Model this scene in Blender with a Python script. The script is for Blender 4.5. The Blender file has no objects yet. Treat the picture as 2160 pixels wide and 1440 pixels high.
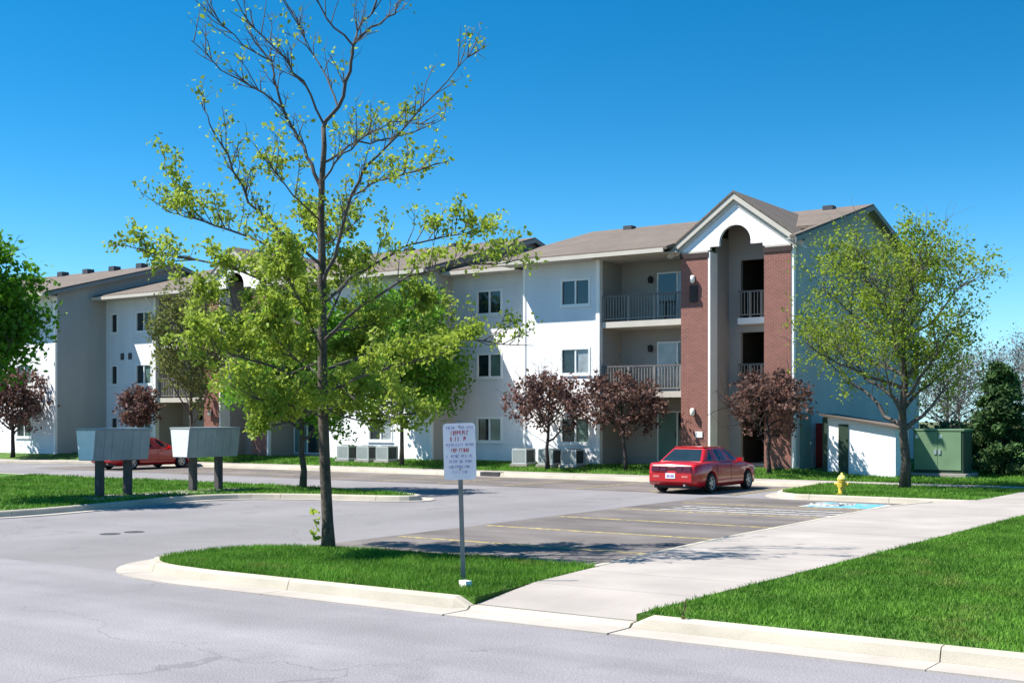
import bpy, math, random
import numpy as np
from mathutils import Vector, Matrix

S = bpy.context.scene
C = bpy.context.collection
R = math.radians

# ------------------------------------------------------------------ camera
# world: x runs right along the apartment fronts, y into the buildings, z up; parking lot at z = 0
cam = bpy.data.cameras.new("camera")
cam_o = bpy.data.objects.new("camera", cam); C.objects.link(cam_o)
cam_o.location = (16.61, -42.13, 2.32)
cam_o.rotation_euler = (R(90), 0, R(34.4))
cam.sensor_width = 36; cam.lens = 43.1; cam.shift_y = 0.0741
cam.clip_end = 2000
S.camera = cam_o
# ------------------------------------------------------------------ sky, sun, exposure
SUN_EL = R(54); SUN_H = Vector((-0.809, -0.588)).normalized()
w = bpy.data.worlds.new("World"); S.world = w; w.use_nodes = True
nt = w.node_tree; nt.nodes.clear()
sky = nt.nodes.new("ShaderNodeTexSky"); sky.sky_type = 'NISHITA'; sky.sun_disc = False
sky.sun_elevation = SUN_EL; sky.sun_rotation = math.atan2(SUN_H.x, SUN_H.y)
sky.air_density = 1.0; sky.dust_density = 0.0; sky.ozone_density = 6.0
hs = nt.nodes.new("ShaderNodeHueSaturation"); hs.inputs['Saturation'].default_value = 1.31
hs.inputs['Hue'].default_value = 0.487
bg = nt.nodes.new("ShaderNodeBackground"); bg.inputs[1].default_value = 0.092
wo = nt.nodes.new("ShaderNodeOutputWorld")
tcw = nt.nodes.new("ShaderNodeTexCoord"); sxw = nt.nodes.new("ShaderNodeSeparateXYZ"); cxw = nt.nodes.new("ShaderNodeCombineXYZ")
def wmath(op, a, b):     # the sky deepens faster with height than the model's: remap elevation smoothly
    n_ = nt.nodes.new("ShaderNodeMath"); n_.operation = op; nt.links.new(a, n_.inputs[0]); n_.inputs[1].default_value = b; return n_.outputs[0]
nt.links.new(tcw.outputs['Generated'], sxw.inputs[0])
zz_ = wmath('ADD', wmath('MULTIPLY', wmath('POWER', wmath('MAXIMUM', sxw.outputs[2], 0.0), 1.75), 4.3), 0.055)
nt.links.new(sxw.outputs[0], cxw.inputs[0]); nt.links.new(sxw.outputs[1], cxw.inputs[1]); nt.links.new(zz_, cxw.inputs[2])
nrw = nt.nodes.new("ShaderNodeVectorMath"); nrw.operation = 'NORMALIZE'
nt.links.new(cxw.outputs[0], nrw.inputs[0]); nt.links.new(nrw.outputs[0], sky.inputs['Vector'])
nt.links.new(sky.outputs[0], hs.inputs['Color']); nt.links.new(hs.outputs[0], bg.inputs[0]); nt.links.new(bg.outputs[0], wo.inputs[0])
sl = bpy.data.lights.new("sun", 'SUN'); sl.energy = 5.0; sl.angle = R(0.53); sl.color = (1.0, 0.955, 0.88)
so = bpy.data.objects.new("sun", sl); C.objects.link(so)
sv = Vector((SUN_H.x * math.cos(SUN_EL), SUN_H.y * math.cos(SUN_EL), math.sin(SUN_EL)))
so.rotation_euler = sv.to_track_quat('Z', 'Y').to_euler(); so.location = (0, -20, 40)
vs = S.view_settings; vs.view_transform = 'Standard'; vs.look = 'None'; vs.gamma = 1; vs.exposure = 1.05
vs.use_curve_mapping = False
S.cycles.max_bounces = 6; S.cycles.transparent_max_bounces = 8

# ------------------------------------------------------------------ materials
MATS = {}
def mat(name, col, rough=0.8, var=0.15, scale=3.0, col2=None, bump=0.0, bscale=40.0, spec=0.3, metal=0.0, coat=0.0,
        brick=None, siding=0.0, transl=0.0, streak=None, speck=0.0, crack=0.0, patch=None):
    """procedural Principled material: noise-mottled base colour and optional relief"""
    m = bpy.data.materials.new(name); m.use_nodes = True
    n = m.node_tree.nodes; l = m.node_tree.links
    b = n['Principled BSDF']; out = n['Material Output']
    b.inputs['Roughness'].default_value = rough; b.inputs['Specular IOR Level'].default_value = spec
    b.inputs['Metallic'].default_value = metal
    if coat: b.inputs['Coat Weight'].default_value = coat; b.inputs['Coat Roughness'].default_value = 0.04
    tc = n.new('ShaderNodeTexCoord'); geo = n.new('ShaderNodeNewGeometry')
    P = geo.outputs['Position']
    no = n.new('ShaderNodeTexNoise'); no.inputs['Scale'].default_value = scale; no.inputs['Detail'].default_value = 5
    l.new(P, no.inputs['Vector'])
    mx = n.new('ShaderNodeMix'); mx.data_type = 'RGBA'
    c = Vector(col)
    ca = c * (1 - var); cb = Vector(col2) if col2 else c * (1 + var)
    mx.inputs[6].default_value = (*ca, 1); mx.inputs[7].default_value = (*cb, 1)
    rmp = n.new('ShaderNodeMapRange'); rmp.inputs[1].default_value = 0.3; rmp.inputs[2].default_value = 0.7
    l.new(no.outputs['Fac'], rmp.inputs[0]); l.new(rmp.outputs[0], mx.inputs[0])
    colout = mx.outputs[2]
    height = None
    if streak:      # long stretched noise (tyre wear, weathering): (sx, sy, sz, amount)
        mp = n.new('ShaderNodeMapping'); mp.inputs['Scale'].default_value = streak[:3]
        l.new(P, mp.inputs['Vector'])
        ns = n.new('ShaderNodeTexNoise'); ns.inputs['Scale'].default_value = 1; ns.inputs['Detail'].default_value = 4
        l.new(mp.outputs[0], ns.inputs['Vector'])
        mr = n.new('ShaderNodeMapRange'); mr.inputs[1].default_value = 0.35; mr.inputs[2].default_value = 0.68
        mr.inputs[3].default_value = 1 - streak[3]; mr.inputs[4].default_value = 1 + streak[3]
        l.new(ns.outputs['Fac'], mr.inputs[0])
        vm = n.new('ShaderNodeVectorMath'); vm.operation = 'SCALE'
        l.new(colout, vm.inputs[0]); l.new(mr.outputs[0], vm.inputs['Scale']); colout = vm.outputs[0]
    if patch:       # (colour, noise scale, threshold): irregular patches of another colour
        n5 = n.new('ShaderNodeTexNoise'); n5.inputs['Scale'].default_value = patch[1]; n5.inputs['Detail'].default_value = 6; n5.inputs['Roughness'].default_value = .65
        l.new(P, n5.inputs['Vector'])
        mr = n.new('ShaderNodeMapRange'); mr.inputs[1].default_value = patch[2]; mr.inputs[2].default_value = patch[2] + .14
        l.new(n5.outputs['Fac'], mr.inputs[0])
        m5 = n.new('ShaderNodeMix'); m5.data_type = 'RGBA'; m5.inputs[7].default_value = (*patch[0], 1)
        l.new(mr.outputs[0], m5.inputs[0]); l.new(colout, m5.inputs[6]); colout = m5.outputs[2]
    if crack:       # thin wandering cracks
        nw = n.new('ShaderNodeTexNoise'); nw.inputs['Scale'].default_value = .8; nw.inputs['Detail'].default_value = 5
        l.new(P, nw.inputs['Vector'])
        vs2 = n.new('ShaderNodeVectorMath'); vs2.operation = 'MULTIPLY_ADD'; vs2.inputs[1].default_value = (1.6, 1.6, 0); l.new(nw.outputs['Color'], vs2.inputs[0]); l.new(P, vs2.inputs[2])
        vo = n.new('ShaderNodeTexVoronoi'); vo.feature = 'DISTANCE_TO_EDGE'; vo.inputs['Scale'].default_value = .16
        l.new(vs2.outputs[0], vo.inputs['Vector'])
        mr = n.new('ShaderNodeMapRange'); mr.inputs[1].default_value = .0006; mr.inputs[2].default_value = .0026; mr.inputs[3].default_value = 1 - crack; mr.inputs[4].default_value = 1
        l.new(vo.outputs['Distance'], mr.inputs[0])
        vm = n.new('ShaderNodeVectorMath'); vm.operation = 'SCALE'
        l.new(colout, vm.inputs[0]); l.new(mr.outputs[0], vm.inputs['Scale']); colout = vm.outputs[0]
    if speck:
        n3 = n.new('ShaderNodeTexNoise'); n3.inputs['Scale'].default_value = 55; n3.inputs['Detail'].default_value = 2
        l.new(P, n3.inputs['Vector'])
        mr = n.new('ShaderNodeMapRange'); mr.inputs[1].default_value = 0.3; mr.inputs[2].default_value = 0.7
        mr.inputs[3].default_value = 1 - speck; mr.inputs[4].default_value = 1 + speck
        l.new(n3.outputs['Fac'], mr.inputs[0])
        vm = n.new('ShaderNodeVectorMath'); vm.operation = 'SCALE'
        l.new(colout, vm.inputs[0]); l.new(mr.outputs[0], vm.inputs['Scale']); colout = vm.outputs[0]
    if brick:       # (mortar colour, width, height, axis) brick courses in the x-z or y-z plane
        sx = n.new('ShaderNodeSeparateXYZ'); l.new(P, sx.inputs[0])
        ad = n.new('ShaderNodeMath'); ad.operation = 'ADD'
        l.new(sx.outputs[0], ad.inputs[0]); l.new(sx.outputs[1], ad.inputs[1])
        cb_ = n.new('ShaderNodeCombineXYZ'); l.new(ad.outputs[0], cb_.inputs[0])
        l.new(sx.outputs[1 if brick[3] == 'roof' else 2], cb_.inputs[1])
        if brick[3] == 'roof': l.new(sx.outputs[0], cb_.inputs[0])
        bt = n.new('ShaderNodeTexBrick'); bt.inputs['Scale'].default_value = 1
        bt.inputs['Brick Width'].default_value = brick[1]; bt.inputs['Row Height'].default_value = brick[2]
        bt.inputs['Mortar Size'].default_value = brick[2] * 0.11; bt.inputs['Mortar Smooth'].default_value = 0.2
        bt.inputs['Color1'].default_value = (*(c * 0.82), 1); bt.inputs['Color2'].default_value = (*(c * 1.18), 1)
        bt.inputs['Mortar'].default_value = (*brick[0], 1)
        l.new(cb_.outputs[0], bt.inputs['Vector'])
        m2 = n.new('ShaderNodeMix'); m2.data_type = 'RGBA'; m2.inputs[0].default_value = 0.6
        l.new(colout, m2.inputs[6]); l.new(bt.outputs['Color'], m2.inputs[7]); colout = m2.outputs[2]
        height = bt.outputs['Fac']
    l.new(colout, b.inputs['Base Color'])
    if siding:
        sx = n.new('ShaderNodeSeparateXYZ'); l.new(P, sx.inputs[0])
        md = n.new('ShaderNodeMath'); md.operation = 'MULTIPLY'; md.inputs[1].default_value = 1 / siding
        fr = n.new('ShaderNodeMath'); fr.operation = 'FRACT'
        l.new(sx.outputs[2], md.inputs[0]); l.new(md.outputs[0], fr.inputs[0])
        bp = n.new('ShaderNodeBump'); bp.inputs['Distance'].default_value = 0.03; bp.inputs['Strength'].default_value = 0.8
        bp.invert = True
        l.new(fr.outputs[0], bp.inputs['Height']); l.new(bp.outputs[0], b.inputs['Normal'])
    elif height is not None:
        bp = n.new('ShaderNodeBump'); bp.inputs['Distance'].default_value = 0.008; bp.inputs['Strength'].default_value = 0.6
        bp.invert = True
        l.new(height, bp.inputs['Height']); l.new(bp.outputs[0], b.inputs['Normal'])
    elif bump:
        n2 = n.new('ShaderNodeTexNoise'); n2.inputs['Scale'].default_value = bscale; n2.inputs['Detail'].default_value = 4
        l.new(P, n2.inputs['Vector'])
        bp = n.new('ShaderNodeBump'); bp.inputs['Distance'].default_value = 0.02; bp.inputs['Strength'].default_value = bump
        l.new(n2.outputs['Fac'], bp.inputs['Height']); l.new(bp.outputs[0], b.inputs['Normal'])
    if transl:
        tr = n.new('ShaderNodeBsdfTranslucent'); l.new(colout, tr.inputs['Color'])
        ms = n.new('ShaderNodeMixShader'); ms.inputs[0].default_value = transl
        l.new(b.outputs[0], ms.inputs[1]); l.new(tr.outputs[0], ms.inputs[2]); l.new(ms.outputs[0], out.inputs['Surface'])
    MATS[name] = m
    return m

mat('road_asphalt', (.226, .215, .226), .9, .08, .9, bump=.35, bscale=90, streak=(.10, .8, 1, .15), speck=.34, crack=.24, patch=((.185, .178, .19), .55, .56))
mat('lot_asphalt', (.208, .197, .203), .9, .10, .5, bump=.35, bscale=90, streak=(.25, .08, 1, .12), speck=.28, crack=.26, patch=((.155, .148, .152), .5, .55))
mat('bay_asphalt', (.138, .121, .114), .9, .22, .7, bump=.35, bscale=90, streak=(.15, .9, 1, .22), speck=.25, crack=.24, patch=((.075, .068, .068), .8, .60))
mat('tar', (.05, .05, .052), .8, .2, 8)
mat('concrete', (.335, .300, .275), .9, .08, 1.2, bump=.15, bscale=60, streak=(.5, .5, .5, .08), speck=.06)
mat('kerb_concrete', (.42, .38, .31), .9, .08, 1.5, bump=.15, bscale=60, streak=(.8, .8, 3, .10), speck=.06)
mat('gutter_concrete', (.38, .34, .30), .9, .10, 1.5, bump=.15, bscale=60, streak=(.6, .6, .5, .10), speck=.06)
mat('yellow_paint', (.40, .32, .11), .8, .3, 5, patch=((.16, .145, .12), 7, .46))
mat('white_paint', (.50, .49, .47), .8, .2, 5, patch=((.19, .18, .18), 5, .46))
mat('blue_paint', (.10, .34, .43), .7, .25, 4, patch=((.30, .34, .36), 4, .54))
mat('grass', (.042, .105, .010), .95, .30, 2.6, col2=(.075, .165, .018), bump=.6, bscale=35, speck=.25, patch=((.11, .135, .035), 1.1, .58))
mat('grass_blade', (.075, .22, .016), .7, .35, .9, col2=(.15, .33, .034), transl=.35, speck=.35, patch=((.19, .25, .05), 1.1, .56))
mat('field', (.10, .115, .045), .95, .25, .3, bump=.5, bscale=10)
mat('siding', (.67, .67, .68), .6, .04, .4, siding=.115, streak=(1.2, 1.2, .12, .05))
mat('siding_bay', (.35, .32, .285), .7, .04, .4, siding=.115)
mat('siding_end_shade', (.42, .40, .36), .65, .05, .4, siding=.115, streak=(1, 1, .15, .06))  # white siding with the end walls' shade darkened into the colour
mat('trim', (.78, .77, .74), .6, .03, 2)
mat('beige_trim', (.50, .46, .40), .7, .05, 2)
mat('plaque_and_shade', (.045, .028, .025), .6, .2, 3)  # plaque brown, also used for the painted shadow strip on the piers
mat('soffit', (.45, .42, .36), .7, .05, 2)
mat('brick', (.225, .086, .066), .85, .18, 2.5, brick=((.30, .24, .21), .21, .075, 'wall'))
mat('shingle', (.158, .128, .106), .95, .16, .7, brick=((.085, .064, .055), .33, .15, 'roof'), streak=(.15, .6, .3, .10))
mat('vent_metal', (.06, .065, .075), .6, .1, 4)
mat('window_frame', (.72, .73, .72), .5, .03, 2)
mat('glass', (.012, .022, .028), .06, .3, .8, spec=.7)
mat('glass_blind', (.26, .29, .31), .10, .2, 3, spec=.7)
mat('glass_green', (.09, .15, .13), .08, .3, 1.2, spec=.7)
mat('door_green', (.11, .20, .18), .6, .1, 2)
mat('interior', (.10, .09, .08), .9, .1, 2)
mat('rail', (.20, .19, .17), .6, .06, 3)
mat('rail_dark', (.12, .11, .11), .6, .06, 3)
mat('lamp_glass', (.85, .82, .76), .3, .03, 2)
mat('black_metal', (.02, .02, .022), .5, .1, 3)
mat('steel', (.20, .205, .20), .45, .15, 10, metal=.3, streak=(5, 5, 1, .15))
mat('mail_grey', (.30, .33, .33), .6, .08, 3, streak=(2, 2, .8, .07))
mat('mail_side_sunlit', (.74, .76, .79), .55, .05, 3)  # grey box with sunlight on its side put into the colour
mat('mail_post', (.075, .07, .065), .8, .2, 5)
mat('sign_white', (.72, .70, .74), .5, .04, 5)
mat('ink_red', (.42, .08, .10), .6, .15, 20)
mat('ink_blue', (.26, .22, .42), .6, .15, 20)
mat('hydrant_yellow', (.62, .46, .06), .45, .12, 6, streak=(3, 3, 1, .15))
mat('hydrant_cap', (.66, .62, .14), .45, .12, 6)
mat('transformer_green', (.155, .25, .145), .55, .07, 2, streak=(2, 2, .6, .08))
mat('transformer_dark', (.03, .055, .035), .6, .1, 2)
mat('red_cabinet', (.25, .02, .02), .5, .1, 3)
mat('ac_body', (.42, .46, .45), .55, .06, 4)
mat('ac_dark', (.035, .045, .045), .6, .1, 4)
mat('car_red', (.44, .004, .008), .35, .05, 1.5, spec=.4, coat=.8)
mat('car_glass', (.015, .025, .028), .04, .2, 2, spec=.9)
mat('tail_lamp', (.055, .003, .006), .25, .2, 8, spec=.6, coat=.6)
mat('rubber', (.018, .018, .018), .85, .15, 20)
mat('rim', (.35, .35, .36), .35, .1, 8, metal=.8)
mat('plastic_black', (.02, .02, .02), .6, .1, 8)
mat('chrome', (.6, .6, .6), .2, .05, 5, metal=.9)
mat('plate', (.75, .75, .74), .4, .04, 8)
mat('reflector', (.55, .18, .16), .2, .1, 20)
mat('bark', (.085, .070, .055), .95, .3, 9, bump=.8, bscale=25, streak=(14, 14, 2, .25))
mat('bark_dark', (.045, .036, .034), .95, .3, 9, bump=.8, bscale=25)
mat('twig', (.085, .075, .070), .9, .2, 6)
mat('leaf_lime', (.22, .33, .025), .6, .28, 1.7, col2=(.42, .52, .075), transl=.52)
mat('leaf_green', (.09, .26, .015), .6, .35, 1.5, col2=(.20, .40, .028), transl=.48)
mat('leaf_deep', (.06, .21, .010), .6, .35, 1.5, col2=(.15, .35, .016), transl=.42)
mat('leaf_locust', (.17, .27, .018), .65, .3, 1.5, col2=(.34, .44, .045), transl=.5)
mat('leaf_olive', (.135, .165, .035), .65, .3, 1.5, col2=(.24, .26, .07), transl=.40)
mat('leaf_plum', (.085, .038, .034), .65, .35, 2.6, col2=(.24, .135, .105), transl=.38)
mat('blossom', (.42, .24, .26), .7, .3, 3, transl=.3)
mat('needle', (.034, .085, .024), .75, .3, 1.2, col2=(.075, .145, .040), transl=.2)
mat('leaf_haze', (.17, .165, .17), .8, .2, .6, col2=(.22, .22, .20), transl=.3)
mat('leaf_dry', (.10, .13, .05), .8, .3, .8, col2=(.17, .18, .07), transl=.3)

# ------------------------------------------------------------------ mesh helpers
class MB:
    def __init__(s): s.v = []; s.f = []
    def add(s, vs_, fs_):
        o = len(s.v); s.v += [tuple(p) for p in vs_]; s.f += [tuple(i + o for i in f) for f in fs_]; return s
    def box(s, x0, x1, y0, y1, z0, z1):
        x0, x1 = min(x0, x1), max(x0, x1); y0, y1 = min(y0, y1), max(y0, y1); z0, z1 = min(z0, z1), max(z0, z1)
        return s.add([(x0, y0, z0), (x1, y0, z0), (x1, y1, z0), (x0, y1, z0), (x0, y0, z1), (x1, y0, z1), (x1, y1, z1), (x0, y1, z1)],
                     [(3, 2, 1, 0), (4, 5, 6, 7), (0, 1, 5, 4), (1, 2, 6, 5), (2, 3, 7, 6), (3, 0, 4, 7)])
    def prism(s, poly, d):
        """closed solid: 3D polygon swept by vector d"""
        n = len(poly); a = [Vector(p) for p in poly]; b = [p + Vector(d) for p in a]
        return s.add(a + b, [tuple(range(n - 1, -1, -1)), tuple(range(n, 2 * n))] + [(i, (i + 1) % n, n + (i + 1) % n, n + i) for i in range(n)])
    def tube(s, pts, rad, n=6, cap=True):
        pts = [Vector(p) for p in pts]; k = len(pts); o = len(s.v)
        if not hasattr(rad, '__len__'): rad = [rad] * k
        for i, p in enumerate(pts):
            t = (pts[min(i + 1, k - 1)] - pts[max(i - 1, 0)])
            if t.length < 1e-6: t = Vector((0, 0, 1))
            t.normalize()
            a = t.cross(Vector((0, 1, 0)) if abs(t.y) < .9 else Vector((1, 0, 0))).normalized(); b = t.cross(a)
            for j in range(n):
                an = 2 * math.pi * j / n
                s.v.append(tuple(p + (a * math.cos(an) + b * math.sin(an)) * rad[i]))
        for i in range(k - 1):
            for j in range(n):
                s.f.append((o + i * n + j, o + i * n + (j + 1) % n, o + (i + 1) * n + (j + 1) % n, o + (i + 1) * n + j))
        if cap:
            s.f.append(tuple(o + j for j in range(n - 1, -1, -1))); s.f.append(tuple(o + (k - 1) * n + j for j in range(n)))
        return s
    def lathe(s, prof, c=(0, 0, 0), n=16):
        o = len(s.v)
        for r, z in prof:
            for j in range(n):
                a = 2 * math.pi * j / n; s.v.append((c[0] + r * math.cos(a), c[1] + r * math.sin(a), c[2] + z))
        for i in range(len(prof) - 1):
            for j in range(n):
                s.f.append((o + i * n + j, o + i * n + (j + 1) % n, o + (i + 1) * n + (j + 1) % n, o + (i + 1) * n + j))
        s.f.append(tuple(o + j for j in range(n - 1, -1, -1))); s.f.append(tuple(o + (len(prof) - 1) * n + j for j in range(n)))
        return s
    def mesh(s, name, m, smooth=False):
        me = bpy.data.meshes.new(name); me.from_pydata(s.v, [], s.f); me.update()
        me.materials.append(MATS[m] if isinstance(m, str) else m)
        if smooth: me.polygons.foreach_set('use_smooth', [True] * len(me.polygons))
        return me
    def build(s, name, m, parent=None, smooth=False, loc=None):
        return link(name, s.mesh(name, m, smooth), parent, loc)

def link(name, me, parent=None, loc=None):
    o = bpy.data.objects.new(name, me); C.objects.link(o)
    if parent: o.parent = parent
    if loc is not None: o.location = loc
    return o
def empty(name, loc=(0, 0, 0), rz=0):
    o = bpy.data.objects.new(name, None); C.objects.link(o); o.location = loc; o.rotation_euler = (0, 0, rz); o.empty_display_size = .2
    return o
def tag(o, label=None, cat=None, group=None, kind=None):
    if label: o['label'] = label
    if cat: o['category'] = cat
    if group: o['group'] = group
    if kind: o['kind'] = kind
    return o
def copy_tree(o, parent=None):
    c = o.copy(); C.objects.link(c)
    if parent: c.parent = parent
    for ch in list(o.children): copy_tree(ch, c)
    return c
def tri_mesh(name, V, n, m):
    """numpy soup: V (k*n,3) with n verts per face"""
    k = len(V) // n
    me = bpy.data.meshes.new(name); me.vertices.add(len(V)); me.vertices.foreach_set('co', V.astype(np.float32).ravel())
    me.loops.add(k * n); me.loops.foreach_set('vertex_index', np.arange(k * n, dtype=np.int32))
    me.polygons.add(k); me.polygons.foreach_set('loop_start', np.arange(k, dtype=np.int32) * n)
    me.update(calc_edges=True); me.materials.append(MATS[m]); me.validate()
    return me

# ------------------------------------------------------------------ ground, roads, lawns
def slab(name, poly, z0, z1, m, parent=None, kind='structure'):
    o = MB().prism([(p[0], p[1], z0) for p in poly], (0, 0, z1 - z0)).build(name, m, parent)
    if kind and not parent: tag(o, kind=kind)
    return o
def ccw(p):
    a = sum(p[i][0] * p[(i + 1) % len(p)][1] - p[(i + 1) % len(p)][0] * p[i][1] for i in range(len(p)))
    return p if a > 0 else p[::-1]
def smooth_poly(pts, it=2, closed=True):
    for _ in range(it):
        q = []
        n = len(pts)
        rng = range(n) if closed else range(n - 1)
        if not closed: q.append(pts[0])
        for i in rng:
            a = pts[i]; b = pts[(i + 1) % n]
            q.append((a[0] * .75 + b[0] * .25, a[1] * .75 + b[1] * .25)); q.append((a[0] * .25 + b[0] * .75, a[1] * .25 + b[1] * .75))
        if not closed: q.append(pts[-1])
        pts = q
    return pts
MB().add([(-600, -600, -.06), (600, -600, -.06), (600, 600, -.06), (-600, 600, -.06)], [(0, 1, 2, 3)]).build('ground', 'field')['kind'] = 'structure'
slab('road', [(-200, -62), (200, -62), (200, -30.2), (-200, -30.2)], -.05, 0, 'road_asphalt')
slab('parking_lot', [(-62, -30.199), (7.6, -30.199), (7.6, -8.9), (3.2, -2.7), (-33.5, -2.7), (-40, -5.5), (-62, -5.5)], -.05, 0.0, 'lot_asphalt')
MB().box(1.1, 7.0, -26.2, -9.2, -.02, .004).build('parking_bay_surface', 'bay_asphalt')['kind'] = 'structure'
MB().box(-33, 1.5, -8.3, -3.2, -.02, .004).build('parking_bay_surface', 'bay_asphalt')['kind'] = 'structure'

LAWNZ = .14
def kerb_run(name, pts, out, h=.15, gut=.45, top=.15, step=3.0, closed=False, hfun=None):
    """kerb and gutter along pts (the lawn side edge of the kerb top); out = +1 if the road lies right of travel"""
    root = empty(name); tag(root, kind='structure')
    P = [Vector((p[0], p[1])) for p in pts]
    if closed: P = P + [P[0]]
    # resample
    L = [0]
    for i in range(1, len(P)): L.append(L[-1] + (P[i] - P[i - 1]).length)
    def at(s):
        for i in range(1, len(P)):
            if s <= L[i] + 1e-9:
                t = (s - L[i - 1]) / max(1e-9, L[i] - L[i - 1]); return P[i - 1].lerp(P[i], t)
        return P[-1]
    def nrm(s):
        d = at(min(L[-1], s + .15)) - at(max(0, s - .15)); d.normalize(); return Vector((d.y, -d.x)) * out
    n = max(1, round(L[-1] / step)); seg = L[-1] / n
    for k in range(n):
        s0, s1 = k * seg + .006, (k + 1) * seg - .006
        m = max(2, int((s1 - s0) / .2) + 1)
        mk = MB(); mg = MB()
        for part, mb in (('k', mk), ('g', mg)):
            rings = []
            for j in range(m):
                s = s0 + (s1 - s0) * j / (m - 1); p = at(s); q = nrm(s); hh = hfun(p) if hfun else h
                if part == 'k': prof = [(-.0, -.05), (0, hh - .012), (.015, hh), (top - .03, hh - .004), (top - .005, hh - .03), (top + .03, .012), (top + .03, -.05)]
                else: prof = [(top + .032, -.05), (top + .032, .010), (top + gut, .018), (top + gut, -.05)]
                rings.append([(p.x + q.x * a, p.y + q.y * a, b) for a, b in prof])
            np_ = len(rings[0]); vs_ = [v for r in rings for v in r]; fs_ = []
            for j in range(m - 1):
                for i in range(np_):
                    f = (j * np_ + i, j * np_ + (i + 1) % np_, (j + 1) * np_ + (i + 1) % np_, (j + 1) * np_ + i)
                    fs_.append(f if out < 0 else f[::-1])
            fs_.append(tuple(range(np_))); fs_.append(tuple((m - 1) * np_ + i for i in range(np_)))
            mb.add(vs_, fs_)
        mk.build('kerb_stone', 'kerb_concrete', root)
        if gut > .1: mg.build('gutter_slab', 'gutter_concrete', root)
    return root

# island with tree and sign (tapered nose on the drive side)
isl = [(7.83, -30.1), (3.2, -30.1), (2.0, -29.98), (1.35, -29.55), (1.1, -28.9), (1.15, -28.1), (1.6, -27.3), (2.4, -26.85), (3.6, -26.75), (7.5, -26.65)]
isl_s = [isl[0]] + smooth_poly(isl[1:-1], 2, False) + [isl[-1]]
slab('island_lawn', ccw(isl_s), -.04, LAWNZ, 'grass')
kerb_run('kerb', isl_s, -1, gut=.5, hfun=lambda p: float(np.interp(p.x, [7.62, 7.83], [.15, .05])) if p.y < -29 else .15)
kerb_run('kerb', [(7.5, -26.6), (7.28, -22), (7.25, -12.6), (7.45, -11), (7.7, -9.9)], -1, gut=.0, step=3.5, h=.15)
# right-hand front lawn and its kerb
slab('front_lawn', ccw([(10.05, -30.1), (60, -30.1), (60, -1.25), (10.9, -1.25), (10.75, -8), (10.62, -13), (10.25, -25)]), -.04, LAWNZ, 'grass')
def ramp_h(p): return .15
kerb_run('kerb', [(10.07, -30.1), (60, -30.1)], 1, gut=.5, step=3.4, hfun=lambda p: float(np.interp(p.x, [10.07, 10.22], [.05, .15])))
kerb_run('kerb', [(7.85, -30.1), (10.05, -30.1)], 1, gut=.5, step=2.2, hfun=lambda p: .055)
# concrete path in slabs
path = empty('path'); tag(path, kind='structure')
yl = [-30.09, -28.6, -27.1] + [-25.6 + 1.5 * i for i in range(11)] + [-9.2, -7.7, -6.2, -4.7, -2.75]
def pl(y): return np.interp(y, [-30.1, -26.6, -22, -12.6, -10, -8.6, -2], [7.85, 7.52, 7.3, 7.27, 7.75, 8.55, 8.75])
def pr(y): return np.interp(y, [-30.1, -25, -13, -2], [10.05, 10.25, 10.6, 10.88])
def pz(y): return float(np.interp(y, [-30.1, -28.9], [.06, .148]))
for a, b in zip(yl[:-1], yl[1:]):
    a2, b2 = a + .008, b - .008
    MB().add([(pl(a2), a2, pz(a2)), (pr(a2), a2, pz(a2)), (pr(b2), b2, pz(b2)), (pl(b2), b2, pz(b2)),
              (pl(a2), a2, -.05), (pr(a2), a2, -.05), (pr(b2), b2, -.05), (pl(b2), b2, -.05)],
             [(0, 1, 2, 3), (7, 6, 5, 4), (4, 5, 1, 0), (5, 6, 2, 1), (6, 7, 3, 2), (7, 4, 0, 3)]).build('slab', 'concrete', path)
# walk along the building side of the lot
walk = empty('sidewalk'); tag(walk, kind='structure')
def wy(x): return float(np.interp(x, [-40, -33.5], [-2.9, 0]))
x = 60.0
while x > -62:
    if not (8.6 < x - .75 < 10.9):
        o0, o1 = wy(x - 1.49), wy(x); yy = -2.72 if x < 3.5 else -2.6
        MB().prism([(x - 1.49, yy + o0, -.05), (x, yy + o1, -.05), (x, -1.3 + o1, -.05), (x - 1.49, -1.3 + o0, -.05)], (0, 0, .20)).build('slab', 'concrete', walk)
    x -= 1.5
kerb_run('kerb', [(2.3, -2.74), (-33.5, -2.74), (-40, -5.64), (-62, -5.64)], -1, gut=.35, step=3.2)
# corner lawn with hydrant and maple
cl = [(8.5, -8.72), (3.6, -8.72), (2.9, -8.2), (2.5, -7.0), (2.35, -4.2), (2.32, -2.74), (8.72, -2.66)]
slab('corner_lawn', ccw(cl), -.04, LAWNZ, 'grass')
kerb_run('kerb', [cl[0], cl[1]] + smooth_poly(cl[1:5], 2, False) + [cl[5]], -1, gut=.35, step=2.4)
# mailbox lawn on the far side of the drive
ml = [(-60, -30.1), (-13.5, -30.1), (-10.6, -28.6), (-9.2, -25.6), (-9.6, -22.2), (-10.3, -19.3), (-9.7, -17.4), (-7.6, -16.35), (-5.6, -15.95), (-4.9, -15.45), (-5.4, -14.85), (-8.2, -14.2), (-13.5, -13.7), (-25, -13.9), (-60, -14.2)]
ml_s = [ml[0]] + smooth_poly(ml[1:-1], 2, False) + [ml[-1]]
slab('mailbox_lawn', ccw(ml_s), -.04, LAWNZ, 'grass')
kerb_run('kerb', ml_s, 1, gut=.4)
MB().box(-12.2, -10.65, -21.6, -15.9, .05, .155).build('mailbox_pad', 'concrete')['kind'] = 'structure'
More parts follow.
